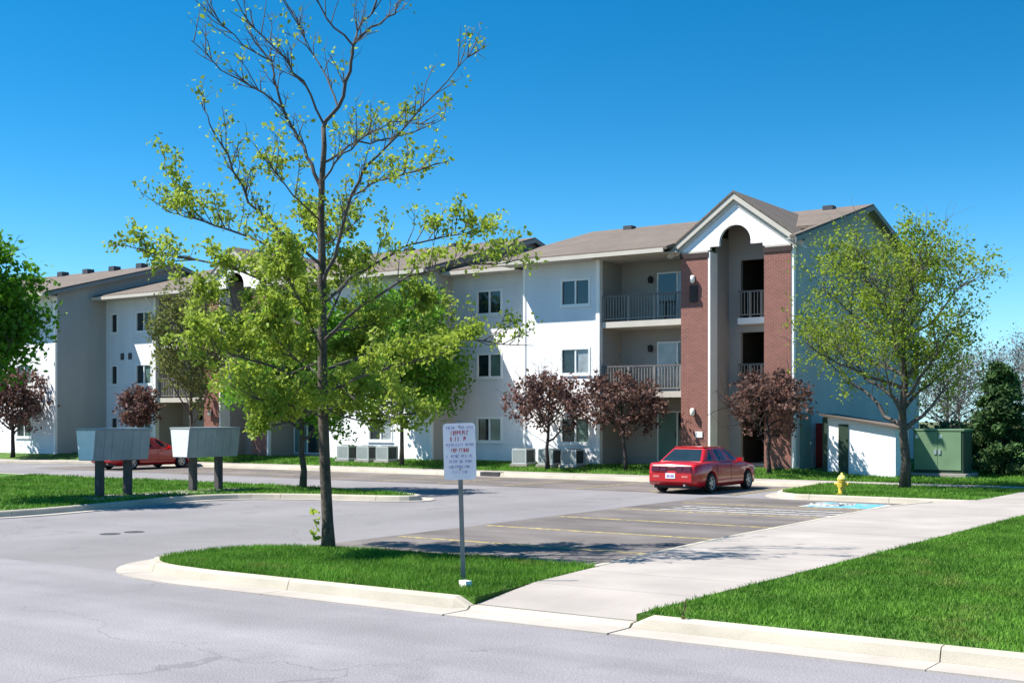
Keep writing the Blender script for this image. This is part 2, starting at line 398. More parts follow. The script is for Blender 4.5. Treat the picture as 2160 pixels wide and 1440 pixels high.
# lawn rising from the walk to the buildings, then falling beyond the end gable
def bz(x, y):
    y0 = -1.3 + float(np.interp(x, [-40, -33.5], [-2.9, 0])); r = min(1, max(0, (y - y0) / 2.0)); s = float(np.interp(x, [-60, 0, 2.0, 6], [1, 1, .25, 0]))
    return .145 + .27 * r * s
gx = [-62, -50, -40, -38, -36, -33.5, -28, -24, -20, -16, -12, -8, -4, -2] + list(np.linspace(0, 8, 9)) + [12, 20, 40, 60]; gy = [-1.295, -.8, -.3, .2, .8, 4, 12, 22, 34]
MB().add([(a, b_, bz(a, b_)) for b in gy for a in gx for b_ in [b + (float(np.interp(a, [-40, -33.5], [-2.9, 0])) if b < 2 else 0)]],
         [(j * len(gx) + i, j * len(gx) + i + 1, (j + 1) * len(gx) + i + 1, (j + 1) * len(gx) + i) for j in range(len(gy) - 1) for i in range(len(gx) - 1)]
         ).build('building_lawn', 'grass')['kind'] = 'structure'

# painted lines
def stripe(x0, x1, y0, y1, m='yellow_paint', z=.009):
    tag(MB().box(x0, x1, y0, y1, .002, z).build('bay_line', m), kind='structure')
for y in (-23.65, -20.72, -17.79, -14.86): stripe(1.3, 6.9, y - .06, y + .06)
stripe(1.6, 6.9, -12.05, -11.93)
for k in range(13):
    xx = 1.35 - 2.8 * k; stripe(xx - .05, xx + .05, -8.1, -3.3)
for k in range(3):      # hatched access aisle
    y0 = -14.5 + .62 * k
    tag(MB().prism([(2.2, y0, .002), (6.6, y0 + .25, .002), (6.6, y0 + .40, .002), (2.2, y0 + .15, .002)], (0, 0, .007)).build('aisle_hatching', 'white_paint'), kind='structure')
hc = MB().box(4.7, 6.6, -11.55, -9.65, .002, .009).build('accessible_bay_marking', 'white_paint'); tag(hc, kind='structure')
MB().box(4.82, 6.48, -11.43, -9.77, .010, .012).build('blue_field', 'blue_paint', hc)
mk = MB()
mk.tube([(5.2 + .42 * math.cos(a), -10.75 + .42 * math.sin(a), .013) for a in np.linspace(2.2, 6.6, 12)], .05, 4)
mk.tube([(5.85, -10.45, .013), (5.45, -10.55, .013), (5.35, -10.95, .013), (5.0, -11.15, .013)], .05, 4)
mk.lathe([(.11, 0), (.11, .004)], (6.1, -10.4, .012), 12)
mk.build('wheelchair_symbol', 'white_paint', hc)
for x_, y_ in ((-3.8, -26.5), (-3.75, -25.95)):
    tag(MB().lathe([(.21, .0), (.21, .005)], (x_, y_, 0), 10).build('tar_patch', 'tar'), kind='structure')
for x_ in (-11.3, -40.5):
    yk = -2.74 if x_ > -20 else -5.64
    tag(MB().box(x_ - .45, x_ + .45, yk - .2, yk + .14, .02, .175).build('storm_drain_inlet', 'tar'), 'dark storm drain inlet set in the pale far kerb' if x_ > -20 else 'dark storm drain inlet in the kerb before the left block', 'drain')

# ------------------------------------------------------------------ apartment blocks
EAVE = 8.69; FL = (.53, 3.35, 6.17); OV = .92; RY, RZ = 8.7, 11.12; GZ = .1
def skin(root, axis, c, a0, a1, z0, z1, holes, m, name='wall', depth=.12, sign=1):
    """wall skin on plane y=c (axis 'y') or x=c (axis 'x') with rectangular openings and their reveals"""
    mb = MB()
    A = sorted({a0, a1, *[h[0] for h in holes], *[h[1] for h in holes]}); Z = sorted({z0, z1, *[h[2] for h in holes], *[h[3] for h in holes]})
    pt = (lambda a, z, d=0: (a, c + d, z)) if axis == 'y' else (lambda a, z, d=0: (c - d, a, z))
    for i in range(len(A) - 1):
        for j in range(len(Z) - 1):
            am, zm = (A[i] + A[i + 1]) / 2, (Z[j] + Z[j + 1]) / 2
            if any(h[0] < am < h[1] and h[2] < zm < h[3] for h in holes): continue
            mb.add([pt(A[i], Z[j]), pt(A[i + 1], Z[j]), pt(A[i + 1], Z[j + 1]), pt(A[i], Z[j + 1])], [(0, 1, 2, 3)])
    for h in holes:
        q = [(h[0], h[2]), (h[1], h[2]), (h[1], h[3]), (h[0], h[3])]
        for k in range(4):
            a, b = q[k], q[(k + 1) % 4]
            mb.add([pt(*a), pt(*b), pt(*b, depth), pt(*a, depth)], [(0, 1, 2, 3)])
    return mb.build(name, m, root)
def window(root, y, x0, x1, z0, z1, panes=('glass', 'glass')):
    f = MB(); t = .06
    f.box(x0 - t, x0 + .03, y - .025, y + .11, z0 - t, z1 + t); f.box(x1 - .03, x1 + t, y - .025, y + .11, z0 - t, z1 + t)
    f.box(x0 + .03, x1 - .03, y - .024, y + .11, z0 - t, z0 + .035); f.box(x0 + .03, x1 - .03, y - .024, y + .11, z1 - .035, z1 + t)
    xm = (x0 + x1) / 2
    if len(panes) == 2: f.box(xm - .035, xm + .035, y + .0, y + .10, z0 + .035, z1 - .035)
    wnd = f.build('window', 'window_frame', root)
    MB().box(x0 - .1, x1 + .1, y - .05, y - .026, z0 - .10, z0 - .062).build('sill', 'trim', wnd)
    e = [x0 + .03, xm - .035, xm + .035, x1 - .03] if len(panes) == 2 else [x0 + .03, x1 - .03]
    for k, p in enumerate(panes):
        MB().box(e[2 * k], e[2 * k + 1], y + .055, y + .07, z0 + .035, z1 - .035).build('pane', p, wnd)
    return wnd
def balcony(root, x0, x1, y0, y1, zf, front=True, slab_m='beige_trim'):
    b = MB().box(x0, x1, y0, y1, zf - .24, zf).build('balcony', slab_m, root)
    tr = MB().box(x0, x1, y0 + .03, y0 + .10, zf + .98, zf + 1.05).build('top_rail', 'rail_dark', b)
    MB().box(x0, x1, y0 + .035, y0 + .085, zf + .09, zf + .14).build('bottom_rail', 'rail', b)
    n = int((x1 - x0) / .125); bm_ = MB().box(-.017, .017, -.017, .017, zf + .14, zf + .98).mesh('baluster', 'rail')
    for k in range(1, n): link('baluster', bm_, b, ((x0 + (x1 - x0) * k / n), y0 + .06, 0))
    pm = MB().box(-.045, .045, -.045, .045, zf, zf + 1.0).mesh('rail_post', 'rail')
    for k in range(4): link('rail_post', pm, b, (x0 + .05 + (x1 - x0 - .1) * k / 3, y0 + .062, 0))
    return b
def sliding_door(root, y, x0, x1, zf, panes, h=2.05):
    f = MB(); t = .06
    f.box(x0, x0 + t, y - .05, y + .02, zf, zf + h); f.box(x1 - t, x1, y - .05, y + .02, zf, zf + h); f.box(x0 + t, x1 - t, y - .049, y + .02, zf + h - t, zf + h)
    xm = (x0 + x1) / 2; f.box(xm - .04, xm + .04, y - .048, y + .02, zf + .04, zf + h - t); f.box(x0 + t, x1 - t, y - .049, y + .02, zf, zf + .04)
    d = f.build('sliding_door', 'window_frame', root)
    for k, (a, b) in enumerate(((x0 + t, xm - .04), (xm + .04, x1 - t))):
        MB().box(a, b, y - .03, y - .012, zf + .04, zf + h - t).build('pane', panes[k], d)
    MB().box(xm - .075, xm - .055, y - .075, y - .049, zf + .95, zf + 1.2).build('handle', 'black_metal', d)
def wall_lamp(root, x, y, z, glass='black_metal'):
    b = MB().box(x - .06, x + .06, y - .03, y, z - .12, z + .12).build('wall_lamp', 'black_metal', root)
    MB().lathe([(.04, -.14), (.09, -.10), (.10, .08), (.05, .15)], (x, y - .13, z), 10).build('lamp_shade', glass, b, True)
def bay(root, x0, x1, y, panes3, depth=1.7, flip=False):
    """recessed balcony bay, three floors"""
    yb = y + depth
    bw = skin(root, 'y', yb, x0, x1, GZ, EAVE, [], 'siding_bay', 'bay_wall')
    for xs in (x0, x1):
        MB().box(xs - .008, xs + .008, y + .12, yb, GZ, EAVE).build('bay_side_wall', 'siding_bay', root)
    for k, zf in enumerate(FL):
        if k: balcony(root, x0 + .02, x1 - .02, y + .03, yb, zf)
        a, b = (x1 - 1.95, x1 - .12) if not flip else (x0 + .12, x0 + 1.95)
        sliding_door(root, yb, a, b, zf, panes3[k])
        wall_lamp(root, a - .28 if not flip else b + .28, yb, zf + 1.78)
    MB().box(x0, x1, y - .5, yb, EAVE - .02, EAVE + .03).build('bay_ceiling', 'soffit', root)
def gutter(root, x0, x1, y):
    MB().box(x0, x1, y - .11, y, EAVE - .03, EAVE + .13).build('gutter', 'beige_trim', root)
def soffit(root, x0, x1, y0, y1):
    MB().box(x0, x1, y0, y1, EAVE - .02, EAVE + .02).build('soffit', 'soffit', root)
def roof_part(root, polys, name='roof', t=.12):
    mb = MB()
    for p in polys: mb.prism(p, (0, 0, t))
    return mb.build(name, 'shingle', root)
def tower(root, x0, x1, y):
    """brick entrance tower: two piers, arched white gable, open stair landings"""
    p0, p1 = x0 + 1.15, x1 - 1.05; xm = (x0 + x1) / 2; yb = y + 1.5
    for a, b in ((x0, p0), (x1 - 1.05, x1)):
        pi = MB().box(a, b, y - .12, y + .5, GZ, EAVE - .25).build('brick_pier', 'brick', root)
        MB().box(a - .03, b + .03, y - .16, y + .45, EAVE - .25, EAVE - .06).build('pier_shade_band', 'plaque_and_shade', root)  # dark strip painted in for the gable's shadow on the pier top
        MB().box(a + .02, b - .02, y - .10, y + .45, EAVE - .06, EAVE + .02).build('pier_cap', 'beige_trim', root)
    MB().box(p0 + .004, p0 + .09, y - .14, y + .5, GZ, EAVE - .06).build('corner_trim', 'trim', root)
    MB().box(x1 + .004, x1 + .10, y - .10, y + .1, GZ, EAVE - .06).build('corner_trim', 'trim', root)
    # reveal walls and back wall with landings
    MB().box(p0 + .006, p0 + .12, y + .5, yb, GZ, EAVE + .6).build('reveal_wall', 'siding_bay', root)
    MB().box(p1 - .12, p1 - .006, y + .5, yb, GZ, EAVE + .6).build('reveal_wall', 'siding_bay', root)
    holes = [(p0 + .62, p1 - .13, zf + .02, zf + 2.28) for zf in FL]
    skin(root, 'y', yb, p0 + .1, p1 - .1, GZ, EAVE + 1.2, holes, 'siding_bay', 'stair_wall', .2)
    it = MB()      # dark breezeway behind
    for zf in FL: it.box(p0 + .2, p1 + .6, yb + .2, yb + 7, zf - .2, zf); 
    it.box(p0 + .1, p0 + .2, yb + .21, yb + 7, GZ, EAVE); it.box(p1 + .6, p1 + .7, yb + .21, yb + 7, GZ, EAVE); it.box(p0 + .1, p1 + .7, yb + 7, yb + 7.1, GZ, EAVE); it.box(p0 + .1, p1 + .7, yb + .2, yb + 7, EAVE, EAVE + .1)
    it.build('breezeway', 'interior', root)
    for zf in FL[1:]: balcony(root, p0 + .64, p1 - .15, yb - .35, yb + .1, zf, slab_m='trim')
    st = MB()
    for k in range(9): st.box(p0 + .9, p0 + 1.9, yb + 1.2 + .28 * k, yb + 1.5 + .28 * k, .53 + .17 * k, .58 + .17 * k)
    st.build('stair', 'rail_dark', root)
    # arched gable board
    za, zg = EAVE + .02, 10.52; hw = (x1 - x0) / 2 + .22
    sh0, sh1, r = p0 + .06, p1 - .06, .64; zs = EAVE + .14; zc = EAVE + .26
    pts = [(xm - hw, za), (sh0, za), (sh0, zs)] + [(xm - r, zs)] + [(xm - r * math.cos(a), zc + r * math.sin(a)) for a in np.linspace(0, math.pi, 17)] + [(xm + r, zs), (sh1, zs), (sh1, za), (xm + hw, za), (xm, zg)]
    gb = MB(); yf = y - .10
    # triangulate around the opening in vertical strips
    xs = sorted({round(p[0], 4) for p in pts})
    def top(xx): return za + (zg - za) * (1 - abs(xx - xm) / hw)
    def low(xx):
        if xx <= sh0 or xx >= sh1: return za
        if abs(xx - xm) >= r: return zs
        return zc + math.sqrt(max(0, r * r - (xx - xm) ** 2))
    for a, b in zip(xs[:-1], xs[1:]):
        la, lb = low(a + 1e-4), low(b - 1e-4)
        gb.prism([(a, yf, la), (b, yf, lb), (b, yf, max(lb + .001, top(b))), (a, yf, max(la + .001, top(a)))], (0, .16, 0))
    gb.build('arched_gable', 'siding_gable', root)
    # barge boards, rake soffit and cross roof
    for s in (-1, 1):
        e = xm + s * (hw + .30); sl_ = (zg - za) / hw
        def P(xx, dz, yy): return (xx, yy, za + sl_ * (hw - abs(xx - xm)) + dz)
        MB().prism([P(xm, .02, yf - .14), P(e, .02, yf - .14), P(e, .24, yf - .14), P(xm, .24, yf - .14)], (0, .05, 0)).build('barge_board', 'beige_trim', root)
        MB().prism([P(xm, -.02, yf - .03), P(xm + s * hw, -.02, yf - .03), P(xm + s * hw, -.16, yf - .03), P(xm, -.16, yf - .03)], (0, .028, 0)).build('rake_trim', 'beige_trim', root)
        MB().prism([P(xm, .03, yf - .09), P(e, .03, yf - .09), P(e, .03, yf + .2), P(xm, .03, yf + .2)], (0, 0, .04)).build('rake_soffit', 'trim', root)
        # cross-roof slope back into the main roof
        mz = (RZ - EAVE - .1) / (RY - (y - OV))
        yb0 = y - OV; yb1 = yb0 + (za + sl_ * hw + .25 - EAVE - .1) / mz + .5
        roof_part(root, [[(xm, yf - .17, za + sl_ * hw + .26), (e, yf - .17, za + .26 - sl_ * .30), (e, yb0 + .8, za + .26 - sl_ * .30), (xm, yb1, za + sl_ * hw + .26)]], 'cross_roof', .08)
    wall_lamp(root, x0 + .55, y - .12, 7.62, 'lamp_glass'); wall_lamp(root, x0 + .55, y - .12, 2.52, 'lamp_glass')
    MB().box(x0 + .38, x0 + .72, y - .16, y - .121, 6.75, 7.40).build('plaque', 'plaque_and_shade', root)
    np_ = MB().box(x0 + .62, x0 + .92, y - .15, y - .121, 1.55, 1.78).build('number_plate', 'plate', root)

mat('siding_gable', (.74, .74, .755), .6, .03, .4, siding=.115)
def downspout(root, x, y):
    MB().tube([(x, y - .55, EAVE), (x, y - .30, EAVE - .25), (x, y - .05, EAVE - .5), (x, y - .05, .45), (x, y - .3, .38)], .045, 6).build('downspout', 'trim', root)
def roof_vents(root, xs, dy=-.5):
    for x in xs:
        z = RZ - abs(dy) * (RZ - EAVE) / (RY) + .1
        MB().box(x - .22, x + .22, RY + dy - .22, RY + dy + .22, z - .05, z + .16).build('roof_vent', 'vent_metal', root)
def gable_wall(root, x, y0, y1, name='end_wall', sgn=1, ry=RY):
    sl_ = (RZ - EAVE - .08) / (ry - (y0 - OV)); zf = EAVE + .06 + sl_ * OV
    d = -.12 * sgn
    return MB().prism([(x, y0, GZ - .2), (x, y1, GZ - .2), (x, y1, zf), (x, ry, RZ - .03), (x, y0, zf)], (d, 0, 0)).build(name, 'siding_end_shade', root)
def rake(root, x, y0, y1, sgn=1, ry=RY):
    e0, e1 = y0 - OV, 2 * ry - (y0 - OV)
    for (a, za), (b, zb_) in (((e0, EAVE + .06), (ry, RZ + .0)), ((e1, EAVE + .06), (ry, RZ + .0))):
        MB().prism([(x, a, za - .14), (x, b, zb_ - .14), (x, b, zb_ + .05), (x, a, za + .05)], (.04 * sgn, 0, 0)).build('rake_board', 'rake_shade', root)
        MB().prism([(x, a, za - .02), (x, b, zb_ - .02), (x - .42 * sgn, b, zb_ - .02), (x - .42 * sgn, a, za - .02)], (0, 0, .02)).build('rake_soffit', 'rake_shade', root)
mat('rake_shade', (.22, .225, .215), .7, .06, 2)  # shadow under the roof edge darkened into the board and soffit colour

YF = .9; YR = 2.4
# --- block with the clear gable tower (right)
B1 = empty('apartment_building', (0, 0, 0)); tag(B1, 'white three storey apartment block with brick arched entrance tower behind the red sedan', 'building', 'apartment blocks in the staggered row')
holes = [(-10.36, -9.04, z, z + 1.02) for z in (1.28, 4.12, 6.94)]
skin(B1, 'y', YF, -12.25, -8.55, GZ, EAVE, holes, 'siding')
for h, p in zip(holes, (('glass', 'glass_green'), ('glass', 'glass_blind'), ('glass', 'glass'))): window(B1, YF, h[0], h[1], h[2], h[3], p)
MB().box(-8.66, -8.48, YF - .12, YF + .12, GZ, EAVE - .02).build('corner_post', 'trim', B1)
MB().box(-12.27, -12.15, YF - .03, YF + .1, GZ, EAVE - .02).build('corner_trim', 'trim', B1)
MB().box(-12.26, -12.22, YF + .1, YR, GZ, EAVE + .5).build('side_wall', 'siding', B1)
bay(B1, -8.48, -4.85, YF, (('door_green', 'glass'), ('glass_blind', 'glass'), ('glass', 'glass_blind')))
tower(B1, -4.83, -.36, YF)
holes = [(-15.76, -14.46, z, z + 1.02) for z in (1.27, 4.12, 6.94)]
skin(B1, 'y', YR, -17.2, -12.24, GZ, EAVE, holes, 'siding')
for h, p in zip(holes, (('glass', 'glass_green'), ('glass', 'glass_green'), ('glass', 'glass'))): window(B1, YR, h[0], h[1], h[2], h[3], p)
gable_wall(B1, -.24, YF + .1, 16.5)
e0 = YF - OV; m_ = RZ - .0
def front_slope(xr, xl, xr2, xl2, t0, t1, yt=2.75):
    """front roof plane from right edge xr to left edge xl, cut back behind a tower spanning t0..t1"""
    zt = EAVE + .08 + (RZ - EAVE - .08) * (yt - e0) / (RY - e0)
    return [[(xr, e0, EAVE + .08), (xr2, RY, RZ), (t1, RY, RZ), (t1, e0, EAVE + .08)], [(t1, yt, zt), (t1, RY, RZ), (t0, RY, RZ), (t0, yt, zt)], [(t0, e0, EAVE + .08), (t0, RY, RZ), (xl2, RY, RZ), (xl, e0, EAVE + .08)]]
roof_part(B1, front_slope(.12, -13.0, .12, -13.5, -5.05, -.1) + [
               [(.12, 2 * RY - e0, EAVE + .08), (-17.3, 2 * RY - e0, EAVE + .08), (-17.3, RY, 10.5), (-13.5, RY, RZ), (.12, RY, RZ)]])
MB().prism([(-12.6, YR - OV, EAVE + .08), (-13.5, RY, RZ), (-17.3, RY, 10.5)], (0, 0, .12)).prism([(-12.6, YR - OV, EAVE + .08), (-17.3, RY, 10.5), (-17.3, YR - OV, EAVE + .08)], (0, 0, .12)).prism(
    [(-13.0, e0, EAVE + .08), (-13.5, RY, RZ), (-13.0, YR - OV, EAVE + .08)], (-.01, 0, .10)).build('link_roof', 'shingle', B1)
gutter(B1, -13.0, -5.15, e0); gutter(B1, -17.15, -13.05, YR - OV)
soffit(B1, -12.95, -8.5, e0, YF); soffit(B1, -17.1, -13.0, YR - OV, YR)
rake(B1, .12, YF, 16.5)
roof_vents(B1, (-11.2, -1.6, -4.6)); downspout(B1, -12.9, YR)
# end-wall entrance details: green door, red cabinet, screen panel, lean-to store
dr = MB().box(-.26, -.18, 1.35, 2.35, .35, 2.5).build('side_door', 'door_green', B1)
MB().box(-.18, -.14, 2.15, 2.2, 1.3, 1.4).build('handle', 'chrome', dr)
MB().box(-.26, .05, 3.0, 3.35, .25, 2.1).build('hose_cabinet', 'red_cabinet', B1)
# small white utility shed beside the end wall
us = empty('utility_shed', (1.9, 1.5, .15)); tag(us, 'small white utility shed with dark green door beyond the yellow hydrant', 'shed')
MB().prism([(-1.30, 0, -.1), (1.35, 0, -.1), (1.35, 0, 1.78), (-1.30, 0, 2.22)], (0, 1.6, 0)).build('wall', 'siding_gable', us)
MB().prism([(-1.42, -.16, 2.25), (1.50, -.16, 1.765), (1.50, -.16, 1.83), (-1.42, -.16, 2.315)], (0, 1.9, 0)).build('roof', 'shingle', us)
MB().box(-.72, -.36, -.035, .0, .0, 1.92).build('door', 'transformer_dark', us)
MB().box(-1.32, -1.14, -.04, .02, -.1, 2.17).build('corner_board', 'transformer_dark', us)

# --- middle block
B2 = empty('apartment_building', (-17.2, 0, 0)); B2X = -17.2
tag(B2, 'middle white apartment block, its arched entrance gable half hidden by the leafy trees', 'building', 'apartment blocks in the staggered row')
B2.location = (0, 0, 0)
def wing(root, x0, x1, y, wins, panes):
    hs_ = [(a, b, z, z + 1.02) for z in (1.28, 4.12, 6.94) for a, b in wins]
    skin(root, 'y', y, x0, x1, GZ, EAVE, hs_, 'siding')
    for k, h in enumerate(hs_): window(root, y, h[0], h[1], h[2], h[3], panes[k % len(panes)] if h[1] - h[0] > .7 else ('glass',))
wing(B2, -23.6, -17.2, YF, [(-20.85, -19.5)], (('glass', 'glass_blind'), ('glass', 'glass')))
bay(B2, -27.4, -23.6, YF, (('door_green', 'glass'), ('glass', 'glass_blind'), ('glass', 'glass')), flip=True)
tower(B2, -31.9, -27.4, YF)
bay(B2, -35.65, -31.92, YF, (('glass', 'glass_blind'), ('glass', 'glass'), ('glass_blind', 'glass')))
wing(B2, -39.9, -35.75, YF, [(-37.35, -36.15), (-39.45, -38.95)], (('glass', 'glass_green'), ('glass', 'glass')))
MB().box(-35.85, -35.66, YF - .12, YF + .12, GZ, EAVE - .02).build('corner_post', 'trim', B2)
MB().box(-17.26, -17.16, YF - .03, YF + .1, GZ, EAVE - .02).build('corner_trim', 'trim', B2)
for x_ in (-38.5, -37.85): MB().box(x_ - .12, x_ + .12, YF - .06, YF - .004, 5.45, 5.8).build('dryer_vent', 'vent_metal', B2)
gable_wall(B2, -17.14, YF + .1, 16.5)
roof_part(B2, front_slope(-16.8, -40.5, -16.8, -40.5, -32.15, -27.15) + [
               [(-16.8, 2 * RY - e0, EAVE + .08), (-40.5, 2 * RY - e0, EAVE + .08), (-40.5, RY, RZ), (-16.8, RY, RZ)]])
gutter(B2, -27.1, -16.85, e0); gutter(B2, -39.85, -32.2, e0); soffit(B2, -23.6, -16.9, e0, YF); soffit(B2, -39.8, -35.7, e0, YF)
rake(B2, -16.8, YF, 16.5); roof_vents(B2, (-18.6, -21.5, -24.4, -35, -38)); downspout(B2, -35.95, YF)

# --- left block, standing farther forward
B3 = empty('apartment_building', (0, 0, 0)); Y3 = -2.3
tag(B3, 'apartment block whose broad shaded gable wall stands beyond the maroon leaved trees', 'building', 'apartment blocks in the staggered row')
RY3 = RY + Y3 - YF
wing(B3, -47.5, -39.95, Y3, [(-43.3, -42.0), (-46.3, -45.0)], (('glass', 'glass_green'), ('glass', 'glass')))
bay(B3, -51.2, -47.5, Y3, (('door_green', 'glass'), ('glass', 'glass_blind'), ('glass', 'glass')))
skin(B3, 'y', Y3, -62, -51.2, GZ, EAVE, [], 'siding')
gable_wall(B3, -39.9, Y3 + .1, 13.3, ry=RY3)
MB().box(-40.02, -39.88, Y3 - .03, Y3 + .1, GZ, EAVE - .02).build('corner_trim', 'trim', B3)
e3 = Y3 - OV
roof_part(B3, [[(-39.5, e3, EAVE + .08), (-39.5, RY3, RZ), (-62, RY3, RZ), (-62, e3, EAVE + .08)],
               [(-39.5, 2 * RY3 - e3, EAVE + .08), (-62, 2 * RY3 - e3, EAVE + .08), (-62, RY3, RZ), (-39.5, RY3, RZ)]])
gutter(B3, -62, -39.55, e3); soffit(B3, -62, -39.6, e3, Y3); rake(B3, -39.5, Y3, 13.3, ry=RY3)
for x_ in (-42, -44.5, -47, -49.5):
    MB().box(x_ - .25, x_ + .25, RY3 - .75, RY3 - .25, RZ - .1, RZ + .22).build('roof_vent', 'vent_metal', B3)

# ------------------------------------------------------------------ air conditioners
def ac_unit(x, y, z, label, s=1.0):
    r = empty('air_conditioner', (x, y, z)); r.scale = (.92, .92, .76); tag(r, label, 'air conditioner', 'air conditioners along the walls')
    MB().box(-.46, .46, -.46, .46, -.1, .05).build('pad', 'concrete', r)
    c = MB().box(-.38, .38, -.38, .38, .05, .12).box(-.38, .38, -.38, .38, .78, .86)
    for a in (-.36, .36):
        for b in (-.36, .36): c.box(a - .025, a + .025, b - .025, b + .025, .12, .78)
    c.build('cabinet', 'ac_body', r)
    MB().box(-.33, .33, -.33, .33, .12, .78).build('coil', 'ac_dark', r)
    lv = MB()
    for k in range(11):
        zz = .15 + .058 * k; lv.box(-.365, .365, -.375, -.345, zz, zz + .035); lv.box(-.365, .365, .345, .375, zz, zz + .035); lv.box(-.375, -.345, -.34, .34, zz, zz + .035)
    tag(lv.build('louvres', 'ac_body', r), kind='stuff')
    fg = MB()
    for q in (.10, .18, .26, .33): fg.tube([(q * math.cos(a), q * math.sin(a), .875) for a in np.linspace(0, 2 * math.pi, 17)], .008, 4)
    fg.build('fan_grille', 'black_metal', r)
for x_, lb in ((-11.75, 'grey air conditioner by the wall corner, left of the blossom plum trunk'), (-10.45, 'grey air conditioner behind the trunk of the blossom plum'), (-9.35, 'grey air conditioner beside the white corner post of the balcony bay')):
    ac_unit(x_, YF - .75, .38, lb)
for x_, lb in ((-19.15, 'grey air conditioner by the dark green maple trunk before the middle block'), (-20.3, 'grey air conditioner in the middle of three before the middle block'), (-21.5, 'grey air conditioner farthest from the maple trunk before the middle block')):
    ac_unit(x_, YF - .75, .38, lb)

# ------------------------------------------------------------------ mailboxes
def mailbox(y0, y1, label):
    yc = (y0 + y1) / 2; w_ = (y1 - y0) / 2 - .015
    r = empty('mailbox', (-11.62, yc, .15)); tag(r, label, 'mailbox', 'pedestal mailboxes beside the drive')
    zb0, zt = 1.0, 1.85
    MB().prism([(-.31, -w_, zb0), (.31, -w_, zb0), (.42, -w_, zt - .02), (-.42, -w_, zt - .02)], (0, 2 * w_, 0)).build('body', 'mail_grey', r)
    MB().prism([(-.30, -w_ - .004, zb0 + .02), (.30, -w_ - .004, zb0 + .02), (.405, -w_ - .004, zt - .04), (-.405, -w_ - .004, zt - .04)], (0, -.012, 0)).build('sunlit_side', 'mail_side_sunlit', r)  # added pale sheet: sunlight painted onto this side of the box
    MB().prism([(-.45, -w_ - .02, zt - .02), (.45, -w_ - .02, zt - .02), (.43, -w_ - .02, zt + .03), (-.43, -w_ - .02, zt + .03)], (0, 2 * w_ + .03, 0)).build('lid', 'mail_grey', r)
    dm = .11
    for i in range(3):
        for j in range(4):
            a = -w_ + .05 + i * (2 * w_ - .1) / 3; b = a + (2 * w_ - .1) / 3 - .015
            za = zb0 + .05 + j * .19; zb_ = za + .172
            fx = lambda z: .31 + .11 * (z - zb0) / (zt - .02 - zb0)
            MB().prism([(fx(za) + .001, a, za), (fx(za) + .001, b, za), (fx(zb_) + .001, b, zb_), (fx(zb_) + .001, a, zb_)], (.008, 0, 0)).build('door', 'mail_grey', r)
    MB().box(-.09, .09, -.09, .09, -.02, zb0).build('post', 'mail_post', r)
    MB().box(-.16, .16, -.16, .16, .0, .02).build('base_plate', 'mail_post', r)
mailbox(-21.3, -20.40, 'grey pedestal mailbox at the shaded lawn end of its pair, sunlit side painted pale')
mailbox(-20.39, -19.45, 'grey pedestal mailbox with the red car visible just beyond it')
mailbox(-18.07, -17.09, 'grey pedestal mailbox with its sunlit side painted bright white, facing the gap')
mailbox(-17.08, -16.1, 'grey pedestal mailbox at the end of the row near the island maple')

# ------------------------------------------------------------------ sign
sg = empty('parking_sign', (6.87, -29.05, .13), R(34.4 + 0)); tag(sg, 'white notice sign with red and violet lettering on a steel post at the path', 'sign')
sg.rotation_euler = (0, R(-1.6), R(34.4))
pm = MB(); pm.box(-.03, .03, -.012, .0, -.1, 2.16); pm.box(-.03, -.022, .0, .03, -.1, 2.16); pm.box(.022, .03, .0, .03, -.1, 2.16); pm.build('post', 'steel', sg)
def rounded(w_, h_, r_, n=5):
    q = []
    for cx, cz, a0 in ((w_ - r_, h_ - r_, 0), (-w_ + r_, h_ - r_, 90), (-w_ + r_, -h_ + r_, 180), (w_ - r_, -h_ + r_, 270)):
        for k in range(n): a = R(a0 + 90 * k / (n - 1)); q.append((cx + r_ * math.cos(a), cz + r_ * math.sin(a)))
    return q
MB().prism([(a, -.016, 1.74 + b) for a, b in rounded(.215, .375, .05)], (0, .004, 0)).build('panel', 'sign_white', sg)
rng = random.Random(5)
rows = [(2.055, .036, .34, 'ink_blue'), (1.985, .060, .22, 'ink_red'), (1.905, .060, .24, 'ink_red'), (1.825, .038, .35, 'ink_blue'), (1.755, .050, .22, 'ink_red'), (1.675, .040, .35, 'ink_blue'), (1.605, .038, .28, 'ink_blue'), (1.535, .038, .30, 'ink_blue'), (1.465, .034, .20, 'ink_blue')]
for z, h, w_, m in rows:      # the lettering is too blurred to read in the photograph: rows of letter-sized strokes
    t = MB(); a = -w_ / 2
    while a < w_ / 2:
        g = rng.uniform(.014, .030) * h / .04
        if rng.random() > .16:
            t.box(a, a + g * .28, -.0175, -.0165, z - h / 2, z + h / 2)
            if rng.random() > .3: t.box(a + g * .29, a + g * .72, -.0175, -.0165, z + h * rng.choice((-.5, -.1, .3)), z + h * .5)
        a += g
    t.build('lettering', m, sg)
for z in (2.07, 1.50): MB().tube([(0, -.03, z), (0, -.0175, z)], .011, 8).build('bolt', 'steel', sg)
tag(MB().prism([(7.16, -29.52, .13), (7.30, -29.56, .13), (7.33, -29.47, .13), (7.2, -29.43, .13)], (-.02, .01, .10)).build('marker_stone', 'trim'), 'small white stone in the grass at the foot of the notice sign', 'stone')

